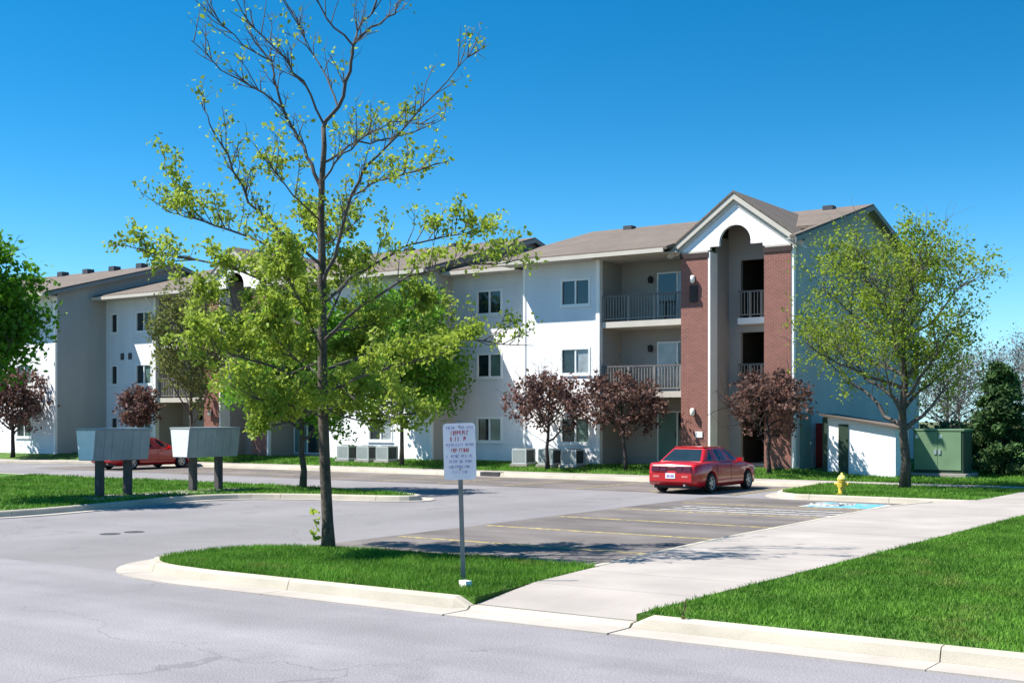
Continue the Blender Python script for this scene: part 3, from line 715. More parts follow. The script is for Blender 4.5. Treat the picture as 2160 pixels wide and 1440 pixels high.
# ------------------------------------------------------------------ hydrant
hy = empty('fire_hydrant', (4.72, -8.25, .13)); hy.scale = (.95, .95, .86); tag(hy, 'yellow fire hydrant on the lawn corner by the accessible bay', 'fire hydrant')
MB().lathe([(.17, 0), (.17, .04), (.12, .05), (.105, .10), (.10, .44), (.135, .45), (.135, .49), (.11, .50)], n=18).build('barrel', 'hydrant_yellow', hy, False)
MB().lathe([(.14, .50), (.14, .53), (.125, .56), (.09, .63), (.04, .67), (.03, .68), (.03, .73), (.0, .73)], n=18).build('bonnet', 'hydrant_cap', hy, True)
for a in (0, 180):
    c, s = math.cos(R(a)), math.sin(R(a)); MB().tube([(.08 * c, .08 * s, .36), (.17 * c, .17 * s, .36), (.171 * c, .171 * s, .36), (.21 * c, .21 * s, .36)], [.05, .05, .066, .062], 10).build('hose_nozzle', 'hydrant_yellow', hy)
MB().tube([(0, -.08, .33), (0, -.18, .33), (0, -.181, .33), (0, -.23, .33)], [.07, .07, .088, .082], 12).build('pumper_nozzle', 'hydrant_yellow', hy)

# ------------------------------------------------------------------ transformer cabinet
tr = empty('transformer_cabinet', (4.25, 3.2, .22)); tr.scale = (.92, .92, .94); tag(tr, 'green steel transformer cabinet on a concrete pad beyond the maple trunk', 'cabinet')
MB().box(-1.1, 1.15, -.35, 1.6, -.2, .09).build('pad', 'concrete', tr)
MB().box(-.93, .98, -.02, 1.3, .09, 1.72).build('body', 'transformer_dark', tr)
MB().prism([(-.97, -.06, 1.72), (1.02, -.06, 1.72), (1.02, 1.36, 1.72), (-.97, 1.36, 1.72)], (0, 0, .07)).build('lid', 'transformer_green', tr)
for a, b in ((-.90, .0), (.012, .90)):
    d = MB().box(a, b, -.05, -.021, .22, 1.68).build('door', 'transformer_green', tr)
    MB().box(b - .12 if a < 0 else a + .03, b - .03 if a < 0 else a + .12, -.08, -.051, .82, 1.0).build('handle', 'chrome', d)
    MB().box(a + .05, a + .16, -.06, -.051, 1.42, 1.56).build('label_plate', 'plate', d)

# ------------------------------------------------------------------ cars
def make_car():
    """sedan, nose to +y, centred on x, ground at z=0, rear bumper at y=0"""
    L, W, H = 4.75, .885, 1.41
    r = empty('parked_car')
    ys = np.unique(np.concatenate([np.linspace(0, L, 60), np.linspace(.5, 1.5, 30), np.linspace(3.35, 4.35, 30), [.02, .06, .12, L - .02, L - .06, L - .12]]))
    ax = (1.0, 3.76); ar = .37
    def belt(y): return float(np.interp(y, [0, .05, .15, .9, 1.1, 3.2, 3.45, 4.4, 4.65, 4.75], [.70, .86, .93, .97, .965, .94, .93, .80, .68, .58]))
    def wid(y): return float(np.interp(y, [0, .05, .15, .4, 1.0, 2.4, 3.8, 4.35, 4.6, 4.7, 4.75], [.66, .77, .82, .86, .885, .885, .875, .83, .74, .64, .56]))
    def bot(y):
        z = float(np.interp(y, [0, .1, .3, 4.4, 4.75], [.36, .30, .22, .20, .30]))
        for a in ax:
            if abs(y - a) < ar: z = max(z, .31 + math.sqrt(ar * ar - (y - a) ** 2) * .98)
        return z
    rings = []
    for y in ys:
        b, w_, z0 = belt(y), wid(y), bot(y); sh = max(z0 + .03, .60 * b + .05)
        rings.append([(0, y, z0), (w_ * .90, y, z0), (w_ * .985, y, z0 + .01), (w_, y, max(z0 + .02, .46 if z0 < .4 else z0 + .02)), (w_, y, max(z0 + .03, sh)), (w_ * .975, y, max(z0 + .04, b - .07)), (w_ * .93, y, b - .02), (w_ * .82, y, b), (0, y, b + .025)])
    k = len(rings[0]); full = []
    for rg in rings: full.append(rg + [(-p[0], p[1], p[2]) for p in rg[-2:0:-1]])
    n = len(full[0]); vs_ = [p for q in full for p in q]; fs_ = []
    for i in range(len(full) - 1):
        for j in range(n): fs_.append((i * n + j, i * n + (j + 1) % n, (i + 1) * n + (j + 1) % n, (i + 1) * n + j))
    fs_.append(tuple(range(n - 1, -1, -1))); fs_.append(tuple((len(full) - 1) * n + j for j in range(n)))
    MB().add(vs_, fs_).build('body', 'car_red', r, True)
    # cabin shell
    zb = .95
    lower = [(.74, .62), (.80, 1.4), (.80, 2.6), (.74, 3.50)]; upper = [(.53, 1.22), (.58, 1.55), (.58, 2.25), (.53, 2.62)]
    def hb(y): return belt(y) - .01
    def shell(inset, mname, lo, up, name):
        mb = MB(); q = []
        for (a, y), (b, yy) in zip(lo, up): q.append(((a, y, hb(y)), (b, yy, H - .03 - (.02 if yy in (1.22, 2.62) else 0))))
        V = [];
        for s in (1, -1):
            for l_, u_ in q: V += [(s * l_[0], l_[1], l_[2]), (s * u_[0], u_[1], u_[2])]
        Fc = []
        for i in range(3):
            a = 2 * i; Fc.append((a, a + 2, a + 3, a + 1)); a += 8; Fc.append((a + 1, a + 3, a + 2, a))
            Fc.append((2 * i + 1, 2 * i + 3, 8 + 2 * i + 3, 8 + 2 * i + 1))
        Fc.append((0, 1, 9, 8)); Fc.append((6, 14, 15, 7)); Fc.append((0, 8, 10, 2)); 
        mb.add(V, Fc); return mb.build(name, mname, r, False)
    cb_o = shell(0, 'car_red', lower, upper, 'cabin')
    bv = cb_o.modifiers.new('round', 'BEVEL'); bv.width = .05; bv.segments = 3; bv.limit_method = 'ANGLE'; bv.angle_limit = R(15)
    def quad(p, q, e, off, name, m_, parent=None):
        """panel inset on the cabin quad p (4 pts), shrunk by e, pushed out by off"""
        P = [Vector(a) for a in p]; c = sum(P, Vector()) / 4; nrm = (P[1] - P[0]).cross(P[3] - P[0]).normalized()
        if nrm.dot(c - Vector((0, 2.0, .9))) < 0: nrm = -nrm
        Q = [a + (c - a) * e for a in P]
        return MB().prism([a + nrm * .001 for a in Q], nrm * off).build(name, m_, parent or r)
    def lerp(a, b, t): return tuple(a[i] + (b[i] - a[i]) * t for i in range(3))
    def side(y0, y1, s):   # window quad on side between beltline positions
        def lo(y): w_ = np.interp(y, [.62, 1.4, 2.6, 3.5], [.74, .80, .80, .74]); return (s * w_, y, hb(y))
        def upx(t):
            y = np.interp(t, [.62, 1.4, 2.6, 3.5], [1.22, 1.55, 2.25, 2.62]); w_ = np.interp(y, [1.22, 1.55, 2.25, 2.62], [.53, .58, .58, .53]); return (s * w_, y, H - .03)
        return [lerp(lo(y0), upx(y0), .07), lerp(lo(y1), upx(y1), .07), lerp(lo(y1), upx(y1), .9), lerp(lo(y0), upx(y0), .9)]
    for s in (1, -1):
        quad(side(.95, 1.92, s), 0, .04, .006, 'side_window', 'car_glass'); quad(side(2.0, 3.1, s), 0, .04, .006, 'side_window', 'car_glass')
    rb = lambda t, xx: lerp((xx * .74, .62, hb(.62)), (xx * .53, 1.22, H - .05), t)
    quad([rb(.06, -.92), rb(.06, .92), rb(.92, .9), rb(.92, -.9)], 0, .03, .006, 'rear_window', 'car_glass')
    fb = lambda t, xx: lerp((xx * .74, 3.5, hb(3.5)), (xx * .53, 2.62, H - .05), t)
    quad([fb(.06, -.94), fb(.06, .94), fb(.94, .92), fb(.94, -.92)], 0, .03, .006, 'windshield', 'car_glass')
    MB().prism([(-.50, 1.24, H - .034), (.50, 1.24, H - .034), (.55, 1.6, H - .03), (.55, 2.2, H - .03), (.50, 2.6, H - .034), (-.50, 2.6, H - .034), (-.55, 2.2, H - .03), (-.55, 1.6, H - .03)], (0, 0, .03)).build('roof', 'car_red', r)
    # wheels
    for s in (1, -1):
        for a in ax:
            wh = empty('wheel', (s * .80, a, .31)); wh.parent = r
            prof = [(.30, -.10), (.31, -.08), (.31, .07), (.29, .10), (.20, .10), (.19, .07)]
            def ring(pf, nn=22):
                mb = MB(); o = []
                for rr, x_ in pf:
                    for j in range(nn): an = 2 * math.pi * j / nn; o.append((s * x_, rr * math.cos(an), rr * math.sin(an)))
                fs2 = [(i * nn + j, i * nn + (j + 1) % nn, (i + 1) * nn + (j + 1) % nn, (i + 1) * nn + j) for i in range(len(pf) - 1) for j in range(nn)]
                fs2.append(tuple(range(nn))); fs2.append(tuple((len(pf) - 1) * nn + j for j in range(nn)))
                return mb.add(o, fs2)
            ring(prof).build('tyre', 'rubber', wh, False)
            ring([(.205, .06), (.205, .098), (.185, .095), (.17, .075), (.05, .085), (.03, .095)]).build('rim', 'rim', wh, False)
            hub = MB()
            for j in range(5):
                an = 2 * math.pi * j / 5; hub.prism([(s * .081, .09 * math.cos(an - .25), .09 * math.sin(an - .25)), (s * .081, .09 * math.cos(an + .25), .09 * math.sin(an + .25)), (s * .081, .155 * math.cos(an + .3), .155 * math.sin(an + .3)), (s * .081, .155 * math.cos(an - .3), .155 * math.sin(an - .3))], (s * .006, 0, 0))
            hub.build('rim_opening', 'plastic_black', wh)
    # rear: lamps, bumper seam, plate, reflectors, exhaust
    for a, b in ((-.66, -.40), (-.375, -.15), (.15, .375), (.40, .66)):
        MB().prism([(a, -.03, .69), (b, -.03, .69), (b, .015, .84), (a, .015, .84)], (0, .06, 0)).build('tail_lamp', 'tail_lamp', r)
    MB().box(-.13, .13, -.006, .03, .71, .82).build('trunk_badge_panel', 'tail_lamp', r)
    MB().prism([(-.70, -.05, .38), (.70, -.05, .38), (.70, -.05, .63), (-.70, -.05, .63)], (0, .10, 0)).prism([(.70, -.05, .38), (.86, .30, .38), (.86, .30, .60), (.70, -.05, .63)], (-.06, .05, 0)).prism([(-.70, -.05, .38), (-.86, .30, .38), (-.86, .30, .60), (-.70, -.05, .63)], (.06, .05, 0)).build('rear_bumper', 'car_red', r)
    pt = MB().box(-.16, .16, -.062, -.051, .47, .63).build('number_plate', 'plate', r)
    MB().box(-.12, -.02, -.066, -.0625, .51, .58).box(.01, .12, -.066, -.0625, .51, .58).build('plate_characters', 'ink_blue', pt)
    for s in (-1, 1): MB().box(s * .48 - .10, s * .48 + .10, -.056, -.051, .50, .56).build('reflector', 'reflector', r)
    MB().tube([(.45, -.02, .27), (.45, .4, .27)], .035, 8).build('exhaust', 'chrome', r)
    MB().box(-.70, .70, .25, 4.45, .16, .26).build('underbody', 'plastic_black', r)
    for a in ax: MB().box(-.76, .76, a - .33, a + .33, .26, .60).build('wheel_well', 'plastic_black', r)
    for s in (1, -1):
        MB().box(s * .878, s * .897, 1.4, 3.32, .30, .38).build('side_moulding', 'car_red', r)
        m = MB().box(s * .80, s * .98, 3.02, 3.16, .93, 1.04).build('mirror', 'car_red', r)
        for yy in (1.65, 2.55): MB().box(s * .884, s * .903, yy, yy + .17, .80, .83).build('door_handle', 'car_red', r)
        MB().prism([(s * .50, 4.60, .60), (s * .76, 4.52, .60), (s * .76, 4.48, .70), (s * .50, 4.58, .70)], (0, .06, 0)).build('headlight', 'lamp_glass', r)
        for yy in (1.42, 2.42): MB().box(s * .883, s * .889, yy, yy + .008, .35, .90).build('door_seam', 'plastic_black', r)
    return r
car = make_car(); car.location = (-.42, -8.72, .004)
tag(car, 'shiny red sedan parked nose-in before the clear brick entrance tower', 'car', 'red cars in the lot')
car2 = copy_tree(car); car2.location = (-28.9, -7.75, .004); tag(car2, 'red car mostly hidden behind the grey mailboxes', 'car', 'red cars in the lot')

# ------------------------------------------------------------------ trees
def leaves_mesh(name, cent, size, m, rs, elong=1.5):
    """leaf-shaped quads at the given centres, random orientation"""
    n = len(cent)
    a = rs.normal(size=(n, 3)); a /= np.linalg.norm(a, axis=1)[:, None]
    b = rs.normal(size=(n, 3)); b -= (b * a).sum(1)[:, None] * a; b /= np.linalg.norm(b, axis=1)[:, None]
    s = size * rs.uniform(.6, 1.35, size=(n, 1))
    a = a * s * elong * .5; b = b * s * .5
    V = np.empty((n, 4, 3)); V[:, 0] = cent - a; V[:, 1] = cent + b * .9 + a * .1; V[:, 2] = cent + a; V[:, 3] = cent - b * .9 + a * .1
    return tri_mesh(name, V.reshape(-1, 3), 4, m)
def bez(p0, p1, p2, n=6):
    return [p0 * (1 - t) ** 2 + p1 * 2 * t * (1 - t) + p2 * t * t for t in np.linspace(0, 1, n)]
def jitter(pts, rs, a):
    return [p + (rs.normal(size=3) * a if 0 < i < len(pts) - 1 else 0) for i, p in enumerate(pts)]
def grow_twigs(limb, rs, n, lmin, lmax, up, spread, start=.3):
    """side shoots on a limb polyline: returns list of polylines"""
    P = np.array(limb); out = []
    for _ in range(n):
        t = rs.uniform(start, 1.0) * (len(P) - 1); i = min(int(t), len(P) - 2); p = P[i] + (P[i + 1] - P[i]) * (t - i)
        d = P[i + 1] - P[i]; d = d / (np.linalg.norm(d) + 1e-9)
        q = rs.normal(size=3); q /= np.linalg.norm(q)
        d = d * (1 - spread) + q * spread + np.array([0, 0, up]); d /= np.linalg.norm(d) + 1e-9
        l = rs.uniform(lmin, lmax)
        mid = p + d * l * .55 + rs.normal(size=3) * l * .06
        out.append([p, mid, p + d * l + rs.normal(size=3) * l * .08 + np.array([0, 0, up * l * .15])])
    return out
def gen_tree(name, label, cat, base, H, tr, crown, leafm, barkm='bark', n_limb=12, n_tw=9, n_sub=4, n_leaf=7000, lsize=.09, clump=.16, fork=.3, seed=1, group=None,
             lean=(0, 0), extra=None, up=.25, shape=.5, multi=1, sparse=0.0, tw=(.22, .6)):
    """crown = (cx, cy, cz, rx, ry, rz) relative to base; trunk to the crown top, limbs to the crown surface, shoots and leaf clumps"""
    rs = np.random.RandomState(seed)
    root = empty(name, base); tag(root, label, cat, group)
    cx, cy, cz, rx, ry, rz = crown; cc = np.array([cx, cy, cz]); rr = np.array([rx, ry, rz])
    tm = MB(); top = np.array([cx + lean[0], cy + lean[1], cz + rz * .55])
    z = np.linspace(0, 1, 9)
    tp = [np.array([top[0] * t ** 1.5, top[1] * t ** 1.5, top[2] * t]) + (rs.normal(size=3) * .02 * H / 5 * np.array([1, 1, 0]) if 0 < t < 1 else 0) for t in z]
    tp[0][2] = -.12
    tm.tube(tp, [tr * (1.25 if i == 0 else (1 - .8 * t)) for i, t in enumerate(z)], 9)
    tm.build('trunk', barkm, root, True)
    bm = MB(); centers = []
    for i in range(n_limb):
        f = (i + rs.uniform(.1, .9)) / n_limb
        hs_ = fork * H + (tp[-1][2] - fork * H) * f * .9
        t = hs_ / tp[-1][2]; p0 = np.array([np.interp(hs_, [q[2] for q in tp], [q[k] for q in tp]) for k in range(3)])
        az = i * 2.39996 + rs.uniform(-.4, .4)
        el = np.interp(f, [0, .5, 1], [-.45, .25, 1.2]) + rs.uniform(-.2, .2)
        tgt = cc + rr * np.array([math.cos(az) * math.cos(el), math.sin(az) * math.cos(el), math.sin(el)]) * rs.uniform(.58, 1.12)
        mid = p0 * .5 + tgt * .5 + np.array([0, 0, -.06 if f < .4 else .03]) * H * .3
        lp = jitter(bez(p0, mid, tgt, 7), rs, .02 * rx)
        r0 = tr * (.5 - .28 * f) + .006
        bm.tube(lp, np.linspace(r0, .008, 7), 5, False)
        for twg in grow_twigs(lp, rs, n_tw, tw[0] * rx, tw[1] * rx, up, .62):
            bm.tube(twg, [.011 + tr * .04, .008, .004], 3, False)
            centers.append(twg[1] * .4 + twg[2] * .6); centers.append(twg[2])
            for st in grow_twigs(twg, rs, n_sub, .12 * rx, .34 * rx, up * .5, .75):
                bm.tube(st, [.006, .004, .003], 3, False); centers.append(st[2]); centers.append(st[1])
    bm.build('branches', 'twig' if barkm != 'bark_dark' else 'bark_dark', root)
    cs = np.array(centers)
    d = (np.abs((cs - cc) / rr) ** 2).sum(1); cs = cs[d < 1.6]
    wgt = rs.uniform(0, 1, len(cs)) ** (1 + sparse); wgt /= wgt.sum()
    idx = rs.choice(len(cs), n_leaf, p=wgt)
    L = cs[idx] + rs.normal(size=(n_leaf, 3)) * clump
    if extra:
        k = int(n_leaf * extra[1]); link('blossom', leaves_mesh('blossom', L[:k] , lsize * .8, extra[0], rs, 1.1), root)
        L = L[k:]
    link('crown', leaves_mesh('crown', L, lsize, leafm, rs), root)
    return root

# foreground tree on the island: limbs follow the real tree's architecture, each with its own depth
def island_tree():
    rs = np.random.RandomState(11)
    base = Vector((2.5, -26.95, .13)); k = .00797
    root = empty('young_maple_tree', base); tag(root, 'young maple on the kerbed island with bare top branches and fresh lime leaves', 'tree')
    root.rotation_euler = (0, 0, R(34.4))
    def pt(px, py, d=0): return np.array([(px - 697) * k, d, (1153 - py) * k])
    tk = [pt(697, 1168), pt(695, 1100), pt(690, 1000), pt(686, 880), pt(684, 760), pt(683, 640), pt(683, 540), pt(681, 470), pt(683, 380), pt(688, 310), pt(686, 270)]
    MB().tube(tk, [.135, .098, .091, .088, .082, .074, .066, .058, .050, .043, .037], 10).build('trunk', 'bark', root, True)
    limbs = [  # (pixel path with depth, start radius, leaf weight)
        ([(686, 272, 0), (720, 230, -.1), (746, 160, -.2), (752, 108, -.25), (790, 72, -.3), (840, 45, -.3), (862, -8, -.3), (880, -60, -.3)], .036, .03),
        ([(752, 108, -.25), (765, 60, -.1), (790, 30, 0), (808, -30, .1)], .022, .02), ([(750, 106, -.25), (702, 62, -.5), (680, 10, -.6), (668, -50, -.7)], .018, .02),
        ([(683, 400, 0), (660, 345, .1), (625, 285, .3), (590, 215, .5), (566, 150, .6), (560, 105, .7), (520, 60, .8), (496, -5, .9)], .034, .02),
        ([(560, 105, .7), (500, 75, .6), (445, 15, .5)], .016, .04), ([(590, 215, .5), (530, 178, .2), (470, 150, .0), (415, 95, -.2)], .018, .05),
        ([(686, 262, .0), (655, 190, -.5), (610, 140, -.8), (565, 100, -1.0), (530, 40, -1.2)], .020, .04), ([(718, 232, -.1), (690, 160, .2), (640, 80, .5), (600, -10, .7)], .018, .03),
        ([(686, 345, 0), (732, 298, .4), (790, 275, .8), (860, 250, 1.1), (935, 205, 1.4)], .024, .13), ([(683, 392, 0), (712, 352, -.2), (770, 310, -.5), (840, 285, -.9), (930, 300, -1.3)], .020, .12),
        ([(684, 600, 0), (722, 520, -.3), (755, 425, -.6), (792, 368, -.8), (852, 318, -1.0), (930, 240, -1.2), (1000, 165, -1.3)], .034, .09),
        ([(754, 428, -.6), (820, 405, -1.0), (890, 395, -1.3), (955, 385, -1.6)], .016, .3), ([(684, 590, 0), (640, 540, .4), (560, 508, .8), (470, 468, 1.2), (390, 438, 1.5), (330, 378, 1.7), (292, 318, 1.8)], .032, .5),
        ([(390, 438, 1.5), (350, 430, 1.4), (300, 412, 1.3)], .012, .5), ([(683, 560, 0), (610, 500, -.5), (545, 442, -.6), (510, 350, -.8), (475, 290, -.9), (458, 245, -.9)], .028, .16),
        ([(684, 660, 0), (600, 610, -.6), (510, 575, -.9), (420, 560, -1.0), (345, 545, -1.0)], .030, .8), ([(684, 700, 0), (590, 660, .7), (480, 640, 1.3), (380, 610, 1.7)], .028, 1.3),
        ([(684, 640, 0), (760, 560, .7), (840, 500, 1.2), (930, 470, 1.6), (1000, 465, 1.6)], .030, .6), ([(684, 720, 0), (780, 650, -.7), (880, 600, -1.3), (990, 580, -1.7), (1080, 575, -1.4)], .030, .45),
        ([(685, 780, 0), (780, 735, .8), (900, 700, 1.3), (1020, 705, 1.7), (1130, 715, 1.7)], .030, .35), ([(685, 800, 0), (620, 745, .9), (540, 700, 1.5), (470, 690, 1.9)], .026, 1.3),
        ([(685, 820, 0), (600, 775, -1.0), (520, 750, -1.5), (470, 760, -1.8)], .026, 1.2), ([(685, 840, 0), (770, 800, -1.0), (860, 780, -1.5), (940, 760, -1.9)], .026, 1.0),
        ([(686, 870, 0), (740, 830, 1.1), (800, 820, 1.7)], .022, 1.2), ([(686, 880, 0), (630, 850, -1.2), (580, 840, -1.8)], .022, 1.2), ([(684, 690, 0), (700, 600, 1.2), (720, 530, 1.9)], .024, 1.2), ([(684, 740, 0), (670, 660, -1.2), (650, 600, -1.9)], .024, 1.2),
        ([(684, 600, 0), (660, 500, .9), (640, 430, 1.3)], .02, 1.0), ([(683, 520, 0), (720, 470, 1.0), (745, 420, 1.5)], .018, .4), ([(683, 470, 0), (640, 430, -.9), (600, 370, -1.4)], .018, .35), ([(684, 800, 0), (720, 760, 1.0), (750, 720, 1.6)], .02, 1.6), ([(684, 810, 0), (650, 760, -1.0), (620, 720, -1.6)], .02, 1.6), ([(684, 640, 0), (600, 600, .9), (540, 540, 1.4)], .02, 1.2), ([(684, 860, 0), (650, 880, -.8), (600, 900, -1.2)], .018, 1.4), ([(684, 860, 0), (730, 880, .8), (790, 890, 1.2)], .018, 1.2), ([(684, 700, 0), (760, 680, .9), (830, 640, 1.4), (900, 620, 1.6)], .02, 1.3),
        ([(684, 760, 0), (590, 790, .2), (520, 820, .3), (470, 800, .4)], .018, 1.0), ([(684, 780, 0), (770, 850, -.2), (830, 880, -.3), (880, 870, -.4)], .018, .8)]
    bm = MB(); cen = []; wts = []
    for pth, r0, lw in limbs:
        q = [pt(*p) for p in pth]
        # densify
        P = []
        for a, b in zip(q[:-1], q[1:]):
            for t in (0, .34, .67): P.append(a + (b - a) * t + rs.normal(size=3) * (.018 if t else 0))
        P.append(q[-1])
        bm.tube(P, np.linspace(r0, .006, len(P)), 6, False)
        ln = sum(np.linalg.norm(b - a) for a, b in zip(q[:-1], q[1:]))
        for tw in grow_twigs(P, rs, int(5 + ln * 4.6), .22, .66, .38, .50, .18):
            bm.tube(tw, [.010, .007, .003], 4, False)
            for t_ in ((tw[1] + tw[2]) / 2, tw[2]): cen.append(t_); wts.append(lw)
            for st in grow_twigs(tw, rs, 3, .10, .30, .3, .6):
                bm.tube(st, [.005, .004, .002], 3, False); cen.append(st[2]); wts.append(lw * 1.2); cen.append(st[1]); wts.append(lw * .8)
    bm.build('branches', 'twig', root)
    cs = np.array(cen); wt = np.array(wts) * rs.uniform(.0, 1, len(wts)) ** 1.8; wt /= wt.sum()
    n = 38000; idx = rs.choice(len(cs), n, p=wt)
    L = cs[idx] + rs.normal(size=(n, 3)) * .065
    link('crown', leaves_mesh('crown', L, .058, 'leaf_lime', rs, 1.4), root)
    # a few shoots low on the trunk
    sh = np.array([pt(684, y, -.05) + np.array([-.10, 0, 0]) for y in (1078, 1095, 1118, 1125)]); sh = np.repeat(sh, 7, 0) + rs.normal(size=(28, 3)) * .035
    tag(link('trunk_shoots', leaves_mesh('trunk_shoots', sh, .07, 'leaf_lime', rs, 1.4), root), kind='stuff')
island_tree()

gen_tree('maple_tree', 'leafy green maple on the far end of the mailbox lawn, trunk behind the island', 'tree', (-10.3, -14.35, .13), 6.2, .11, (0, 0, 3.3, 2.2, 2.1, 2.2), 'leaf_green', n_limb=18, n_tw=11, n_leaf=22000, lsize=.10, clump=.17, fork=.22, seed=3)
gen_tree('maple_tree', 'rounded green maple close to the white wall of the middle block', 'tree', (-17.55, -.75, .3), 7.6, .10, (0, 0, 4.5, 2.35, 2.3, 2.9), 'leaf_green', n_limb=20, n_tw=11, n_leaf=26000, lsize=.12, clump=.2, fork=.24, seed=4)
gen_tree('birch_tree', 'thin olive-leaved tree before the brick tower of the middle block', 'tree', (-30.3, -1.4, .25), 7.5, .10, (-.2, 0, 4.9, 2.1, 2.0, 3.1), 'leaf_olive', n_limb=18, n_tw=10, n_leaf=6500, lsize=.12, clump=.17, fork=.2, seed=5, up=.6)
gen_tree('plum_tree', 'purple-leaved plum with pale pink blossom at the white wing', 'tree', (-10.1, -.6, .3), 4.2, .09, (.1, 0, 2.45, 1.6, 1.5, 1.1), 'leaf_plum', 'bark_dark', n_limb=11, n_tw=10, n_leaf=3000, lsize=.115, clump=.10, sparse=1.8, tw=(.4, 1.0), fork=.24, seed=6, group='purple plums along the walk', extra=('blossom', .10))
gen_tree('plum_tree', 'purple-leaved plum before the stacked balconies, left of the red sedan', 'tree', (-6.55, -.55, .3), 4.3, .08, (-.25, 0, 2.4, 1.5, 1.4, 1.05), 'leaf_plum', 'bark_dark', n_limb=10, n_tw=10, n_leaf=3000, lsize=.115, clump=.10, sparse=1.8, tw=(.4, 1.0), fork=.24, seed=7, group='purple plums along the walk', extra=('blossom', .015))
gen_tree('plum_tree', 'purple-leaved plum at the foot of the right brick pier', 'tree', (-.75, -.35, .3), 4.1, .08, (-.1, 0, 2.4, 1.4, 1.35, 1.05), 'leaf_plum', 'bark_dark', n_limb=10, n_tw=10, n_leaf=3000, lsize=.115, clump=.10, sparse=1.8, tw=(.4, 1.0), fork=.26, seed=8, group='purple plums along the walk')
gen_tree('plum_tree', 'small purple-leaved plum at the narrow white wall beyond the mailboxes', 'tree', (-34.0, -1.6, .25), 3.9, .08, (0, 0, 2.4, .9, .9, 1.0), 'leaf_plum', 'bark_dark', n_limb=10, n_tw=9, n_leaf=2600, lsize=.13, clump=.12, sparse=1.6, tw=(.4, 1.0), fork=.26, seed=9, group='purple plums along the walk', extra=('blossom', .08))
gen_tree('plum_tree', 'broad purple-leaved plum under the bright green tree at the left block', 'tree', (-41.6, -3.7, .15), 4.6, .12, (0, 0, 2.9, 1.9, 1.7, 1.5), 'leaf_plum', 'bark_dark', n_limb=16, n_tw=9, n_leaf=4200, lsize=.14, clump=.14, sparse=1.6, tw=(.3, .8), fork=.24, seed=10, group='purple plums along the walk')
gen_tree('maple_tree', 'bright green tree on the mailbox lawn, shading the grass by the drive', 'tree', (-13.2, -23.7, .13), 7.3, .14, (-.1, 0, 4.6, 1.75, 1.75, 1.95), 'leaf_deep', n_limb=20, n_tw=10, n_leaf=14000, lsize=.11, clump=.17, fork=.3, seed=12)
gen_tree('honey_locust_tree', 'airy yellow-green tree on the corner lawn by the end gable', 'tree', (5.25, -4.15, .12), 9.2, .16, (-.35, 0, 4.75, 3.0, 2.9, 3.15), 'leaf_locust', n_limb=22, n_tw=12, n_sub=4, n_leaf=19000, lsize=.072, clump=.13, fork=.18, seed=14, up=.5, lean=(.3, 0), sparse=.8)

def conifer(base, H, rad, label, seed, group=None):
    rs = np.random.RandomState(seed); root = empty('evergreen_tree', base); tag(root, label, 'tree', group)
    MB().tube([(0, 0, -.1), (0, 0, H * .5), (0, 0, H * .96)], [.10, .07, .015], 7).build('trunk', 'bark_dark', root)
    bm = MB(); L = []
    for i in range(90):
        f = rs.uniform(.04, .97); az = rs.uniform(0, 6.28); l = rad * (1 - f) ** .75 * rs.uniform(.75, 1.1) + .1
        p0 = np.array([0, 0, f * H]); d = np.array([math.cos(az), math.sin(az), rs.uniform(-.05, .35)])
        tip = p0 + d * l; bm.tube([p0, tip], [.02, .005], 3, False)
        for t in np.linspace(.25, 1, 7):
            c = p0 + (tip - p0) * t; L.append(c + rs.normal(size=(26, 3)) * np.array([.13, .13, .09]) * (1.1 - .3 * f))
    bm.build('branches', 'bark_dark', root)
    link('crown', leaves_mesh('crown', np.concatenate(L), .085, 'needle', rs, 2.6), root)
conifer((5.75, 6.2, .1), 4.25, 1.45, 'dark green evergreen standing right of the transformer cabinet', 21)
conifer((8.3, 9.5, .1), 3.4, 1.3, 'shorter evergreen partly behind the larger evergreen', 22)
bare = [(-3.8, 35, 6.3, 2.6, 'leafless grey tree seen just past the end gable'), (-.6, 37.5, 6.9, 3.0, 'leafless grey tree rising behind the larger evergreen'), (2.6, 36, 6.6, 3.0, 'leafless grey tree right of the evergreens'),
        (-7, 50, 6.5, 3.4, 'far leafless tree lowest behind the airy tree trunk'), (-2.5, 56, 8, 4.2, 'far leafless tree, tallest of the grey trees'), (3, 60, 7.5, 4.2, 'far leafless tree at the edge of the field')]
for i, (bx_, by_, h_, rx_, lb) in enumerate(bare):
    gen_tree('bare_tree', lb, 'tree', (bx_, by_, -.05), h_, .13, (0, 0, h_ * .55, rx_, rx_, h_ * .47), 'leaf_haze', n_limb=20, n_tw=10, n_leaf=2200, lsize=.10, clump=.3, fork=.1, seed=30 + i, group='bare trees in the distance', up=.5)
for i, (bx_, by_, h_, lb) in enumerate(((.2, 19.4, 1.7, 'low dry green shrub just past the back corner of the gable wall'), (2.0, 20.5, 2.0, 'low dry green shrub behind the transformer cabinet'), (5.0, 21.5, 1.8, 'low dry green shrub behind the evergreens'))):
    gen_tree('shrub', lb, 'shrub', (bx_, by_, .05), h_, .05, (0, 0, h_ * .5, 1.6, 1.4, h_ * .5), 'leaf_dry', n_limb=14, n_tw=8, n_leaf=3500, lsize=.13, clump=.18, fork=.05, seed=40 + i)

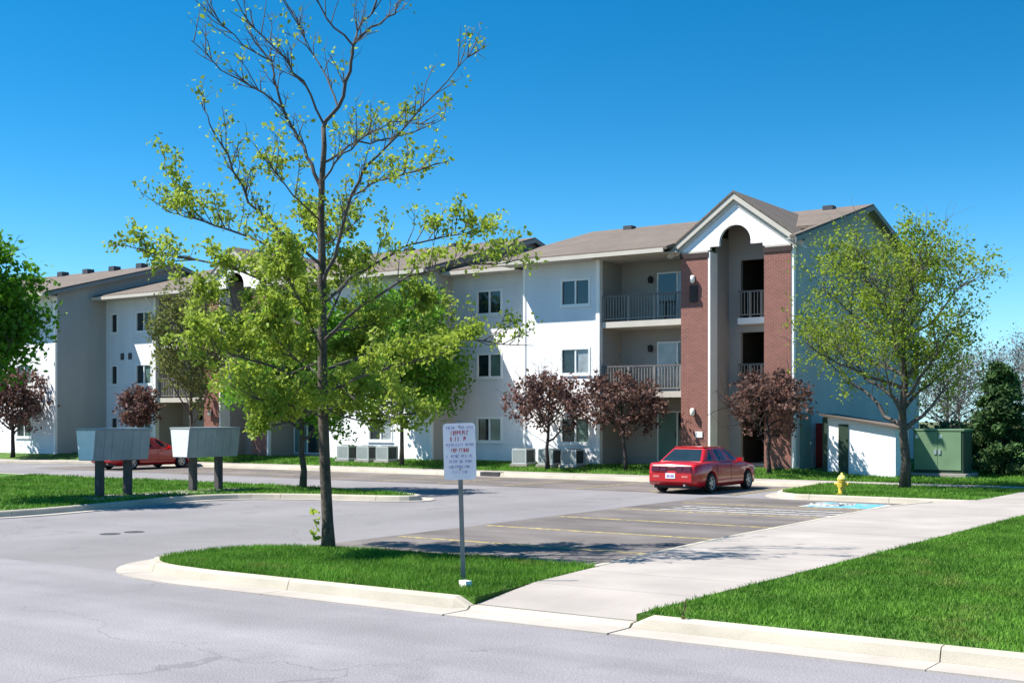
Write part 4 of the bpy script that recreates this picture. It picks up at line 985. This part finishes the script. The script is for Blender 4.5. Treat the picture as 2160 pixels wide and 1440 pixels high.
# weed growing from the kerb joint and grass blades
wd = empty('weed', (10.66, -30.17, .14)); tag(wd, 'thin dry weed sprouting from the kerb joint beside the front lawn', 'weed')
MB().tube([(0, 0, -.05), (.01, 0, .10), (.03, .0, .2)], .006, 4).tube([(0, 0, .05), (-.03, -.02, .13)], .004, 4).build('stem', 'bark', wd)
link('leaves', leaves_mesh('leaves', np.array([(.03, 0, .2), (-.03, -.02, .13), (.01, .01, .1), (.02, 0, .15), (-.01, 0, .03), (.02, -.01, .02)]), .05, 'leaf_olive', np.random.RandomState(2)), wd)

def inside(poly, X, Y):
    r = np.zeros(len(X), bool); n = len(poly); j = n - 1
    for i in range(n):
        xi, yi = poly[i][:2]; xj, yj = poly[j][:2]
        c = ((yi > Y) != (yj > Y)) & (X < (xj - xi) * (Y - yi) / (yj - yi + 1e-12) + xi); r ^= c; j = i
    return r
def grass(label, poly, dens, hh, ww, seed, zf=lambda x, y: np.full(len(x), LAWNZ)):
    rs = np.random.RandomState(seed)
    P = np.array([p[:2] for p in poly]); lo, hi = P.min(0), P.max(0)
    n = int((hi - lo).prod() * dens); X = rs.uniform(lo[0], hi[0], n); Y = rs.uniform(lo[1], hi[1], n)
    k = inside(poly, X, Y); X, Y = X[k], Y[k]; n = len(X)
    h = hh * rs.uniform(.45, 1.2, n) * (0.75 + .5 * (np.sin(X * 2.1 + 1.3 * np.sin(Y * 1.7)) * np.sin(Y * 2.6 + X) * .5 + .5))
    az = rs.uniform(0, 6.28, n); ln = rs.normal(size=(n, 2)) * .45 * h[:, None]; z = zf(X, Y)
    V = np.empty((n, 3, 3))
    V[:, 0] = np.stack([X - np.cos(az) * ww, Y - np.sin(az) * ww, z - .01], 1); V[:, 1] = np.stack([X + np.cos(az) * ww, Y + np.sin(az) * ww, z - .01], 1)
    V[:, 2] = np.stack([X + ln[:, 0], Y + ln[:, 1], z + h], 1)
    o = link('grass', tri_mesh('grass', V.reshape(-1, 3), 3, 'grass_blade')); tag(o, label, 'grass', kind='stuff')
grass('tufted green grass on the kerbed island', ccw(isl_s), 2600, .075, .008, 1)
grass('mown green grass of the front lawn beside the path', [(10.09, -30.06), (17, -30.06), (17, -24), (14.5, -16), (12.5, -10), (10.7, -10), (10.64, -13), (10.28, -25)], 1500, .06, .009, 2)
grass('grass of the corner lawn under the airy tree', ccw(cl), 500, .07, .014, 3)
grass('grass around the mailboxes', [p for p in ccw(ml_s) if p[0] > -30] + [], 260, .08, .016, 4)
grass('grass strip along the apartment fronts', [(-45, -1.28), (8, -1.28), (8, .8), (-45, .8)], 260, .09, .02, 5, zf=lambda x, y: np.array([bz(a, b) for a, b in zip(x, y)]))
grass('grass beyond the corner lawn around the transformer cabinet', [(1, -1.28), (16, -1.28), (16, 10), (1, 10)], 150, .09, .022, 6, zf=lambda x, y: np.array([bz(a, b) for a, b in zip(x, y)]))
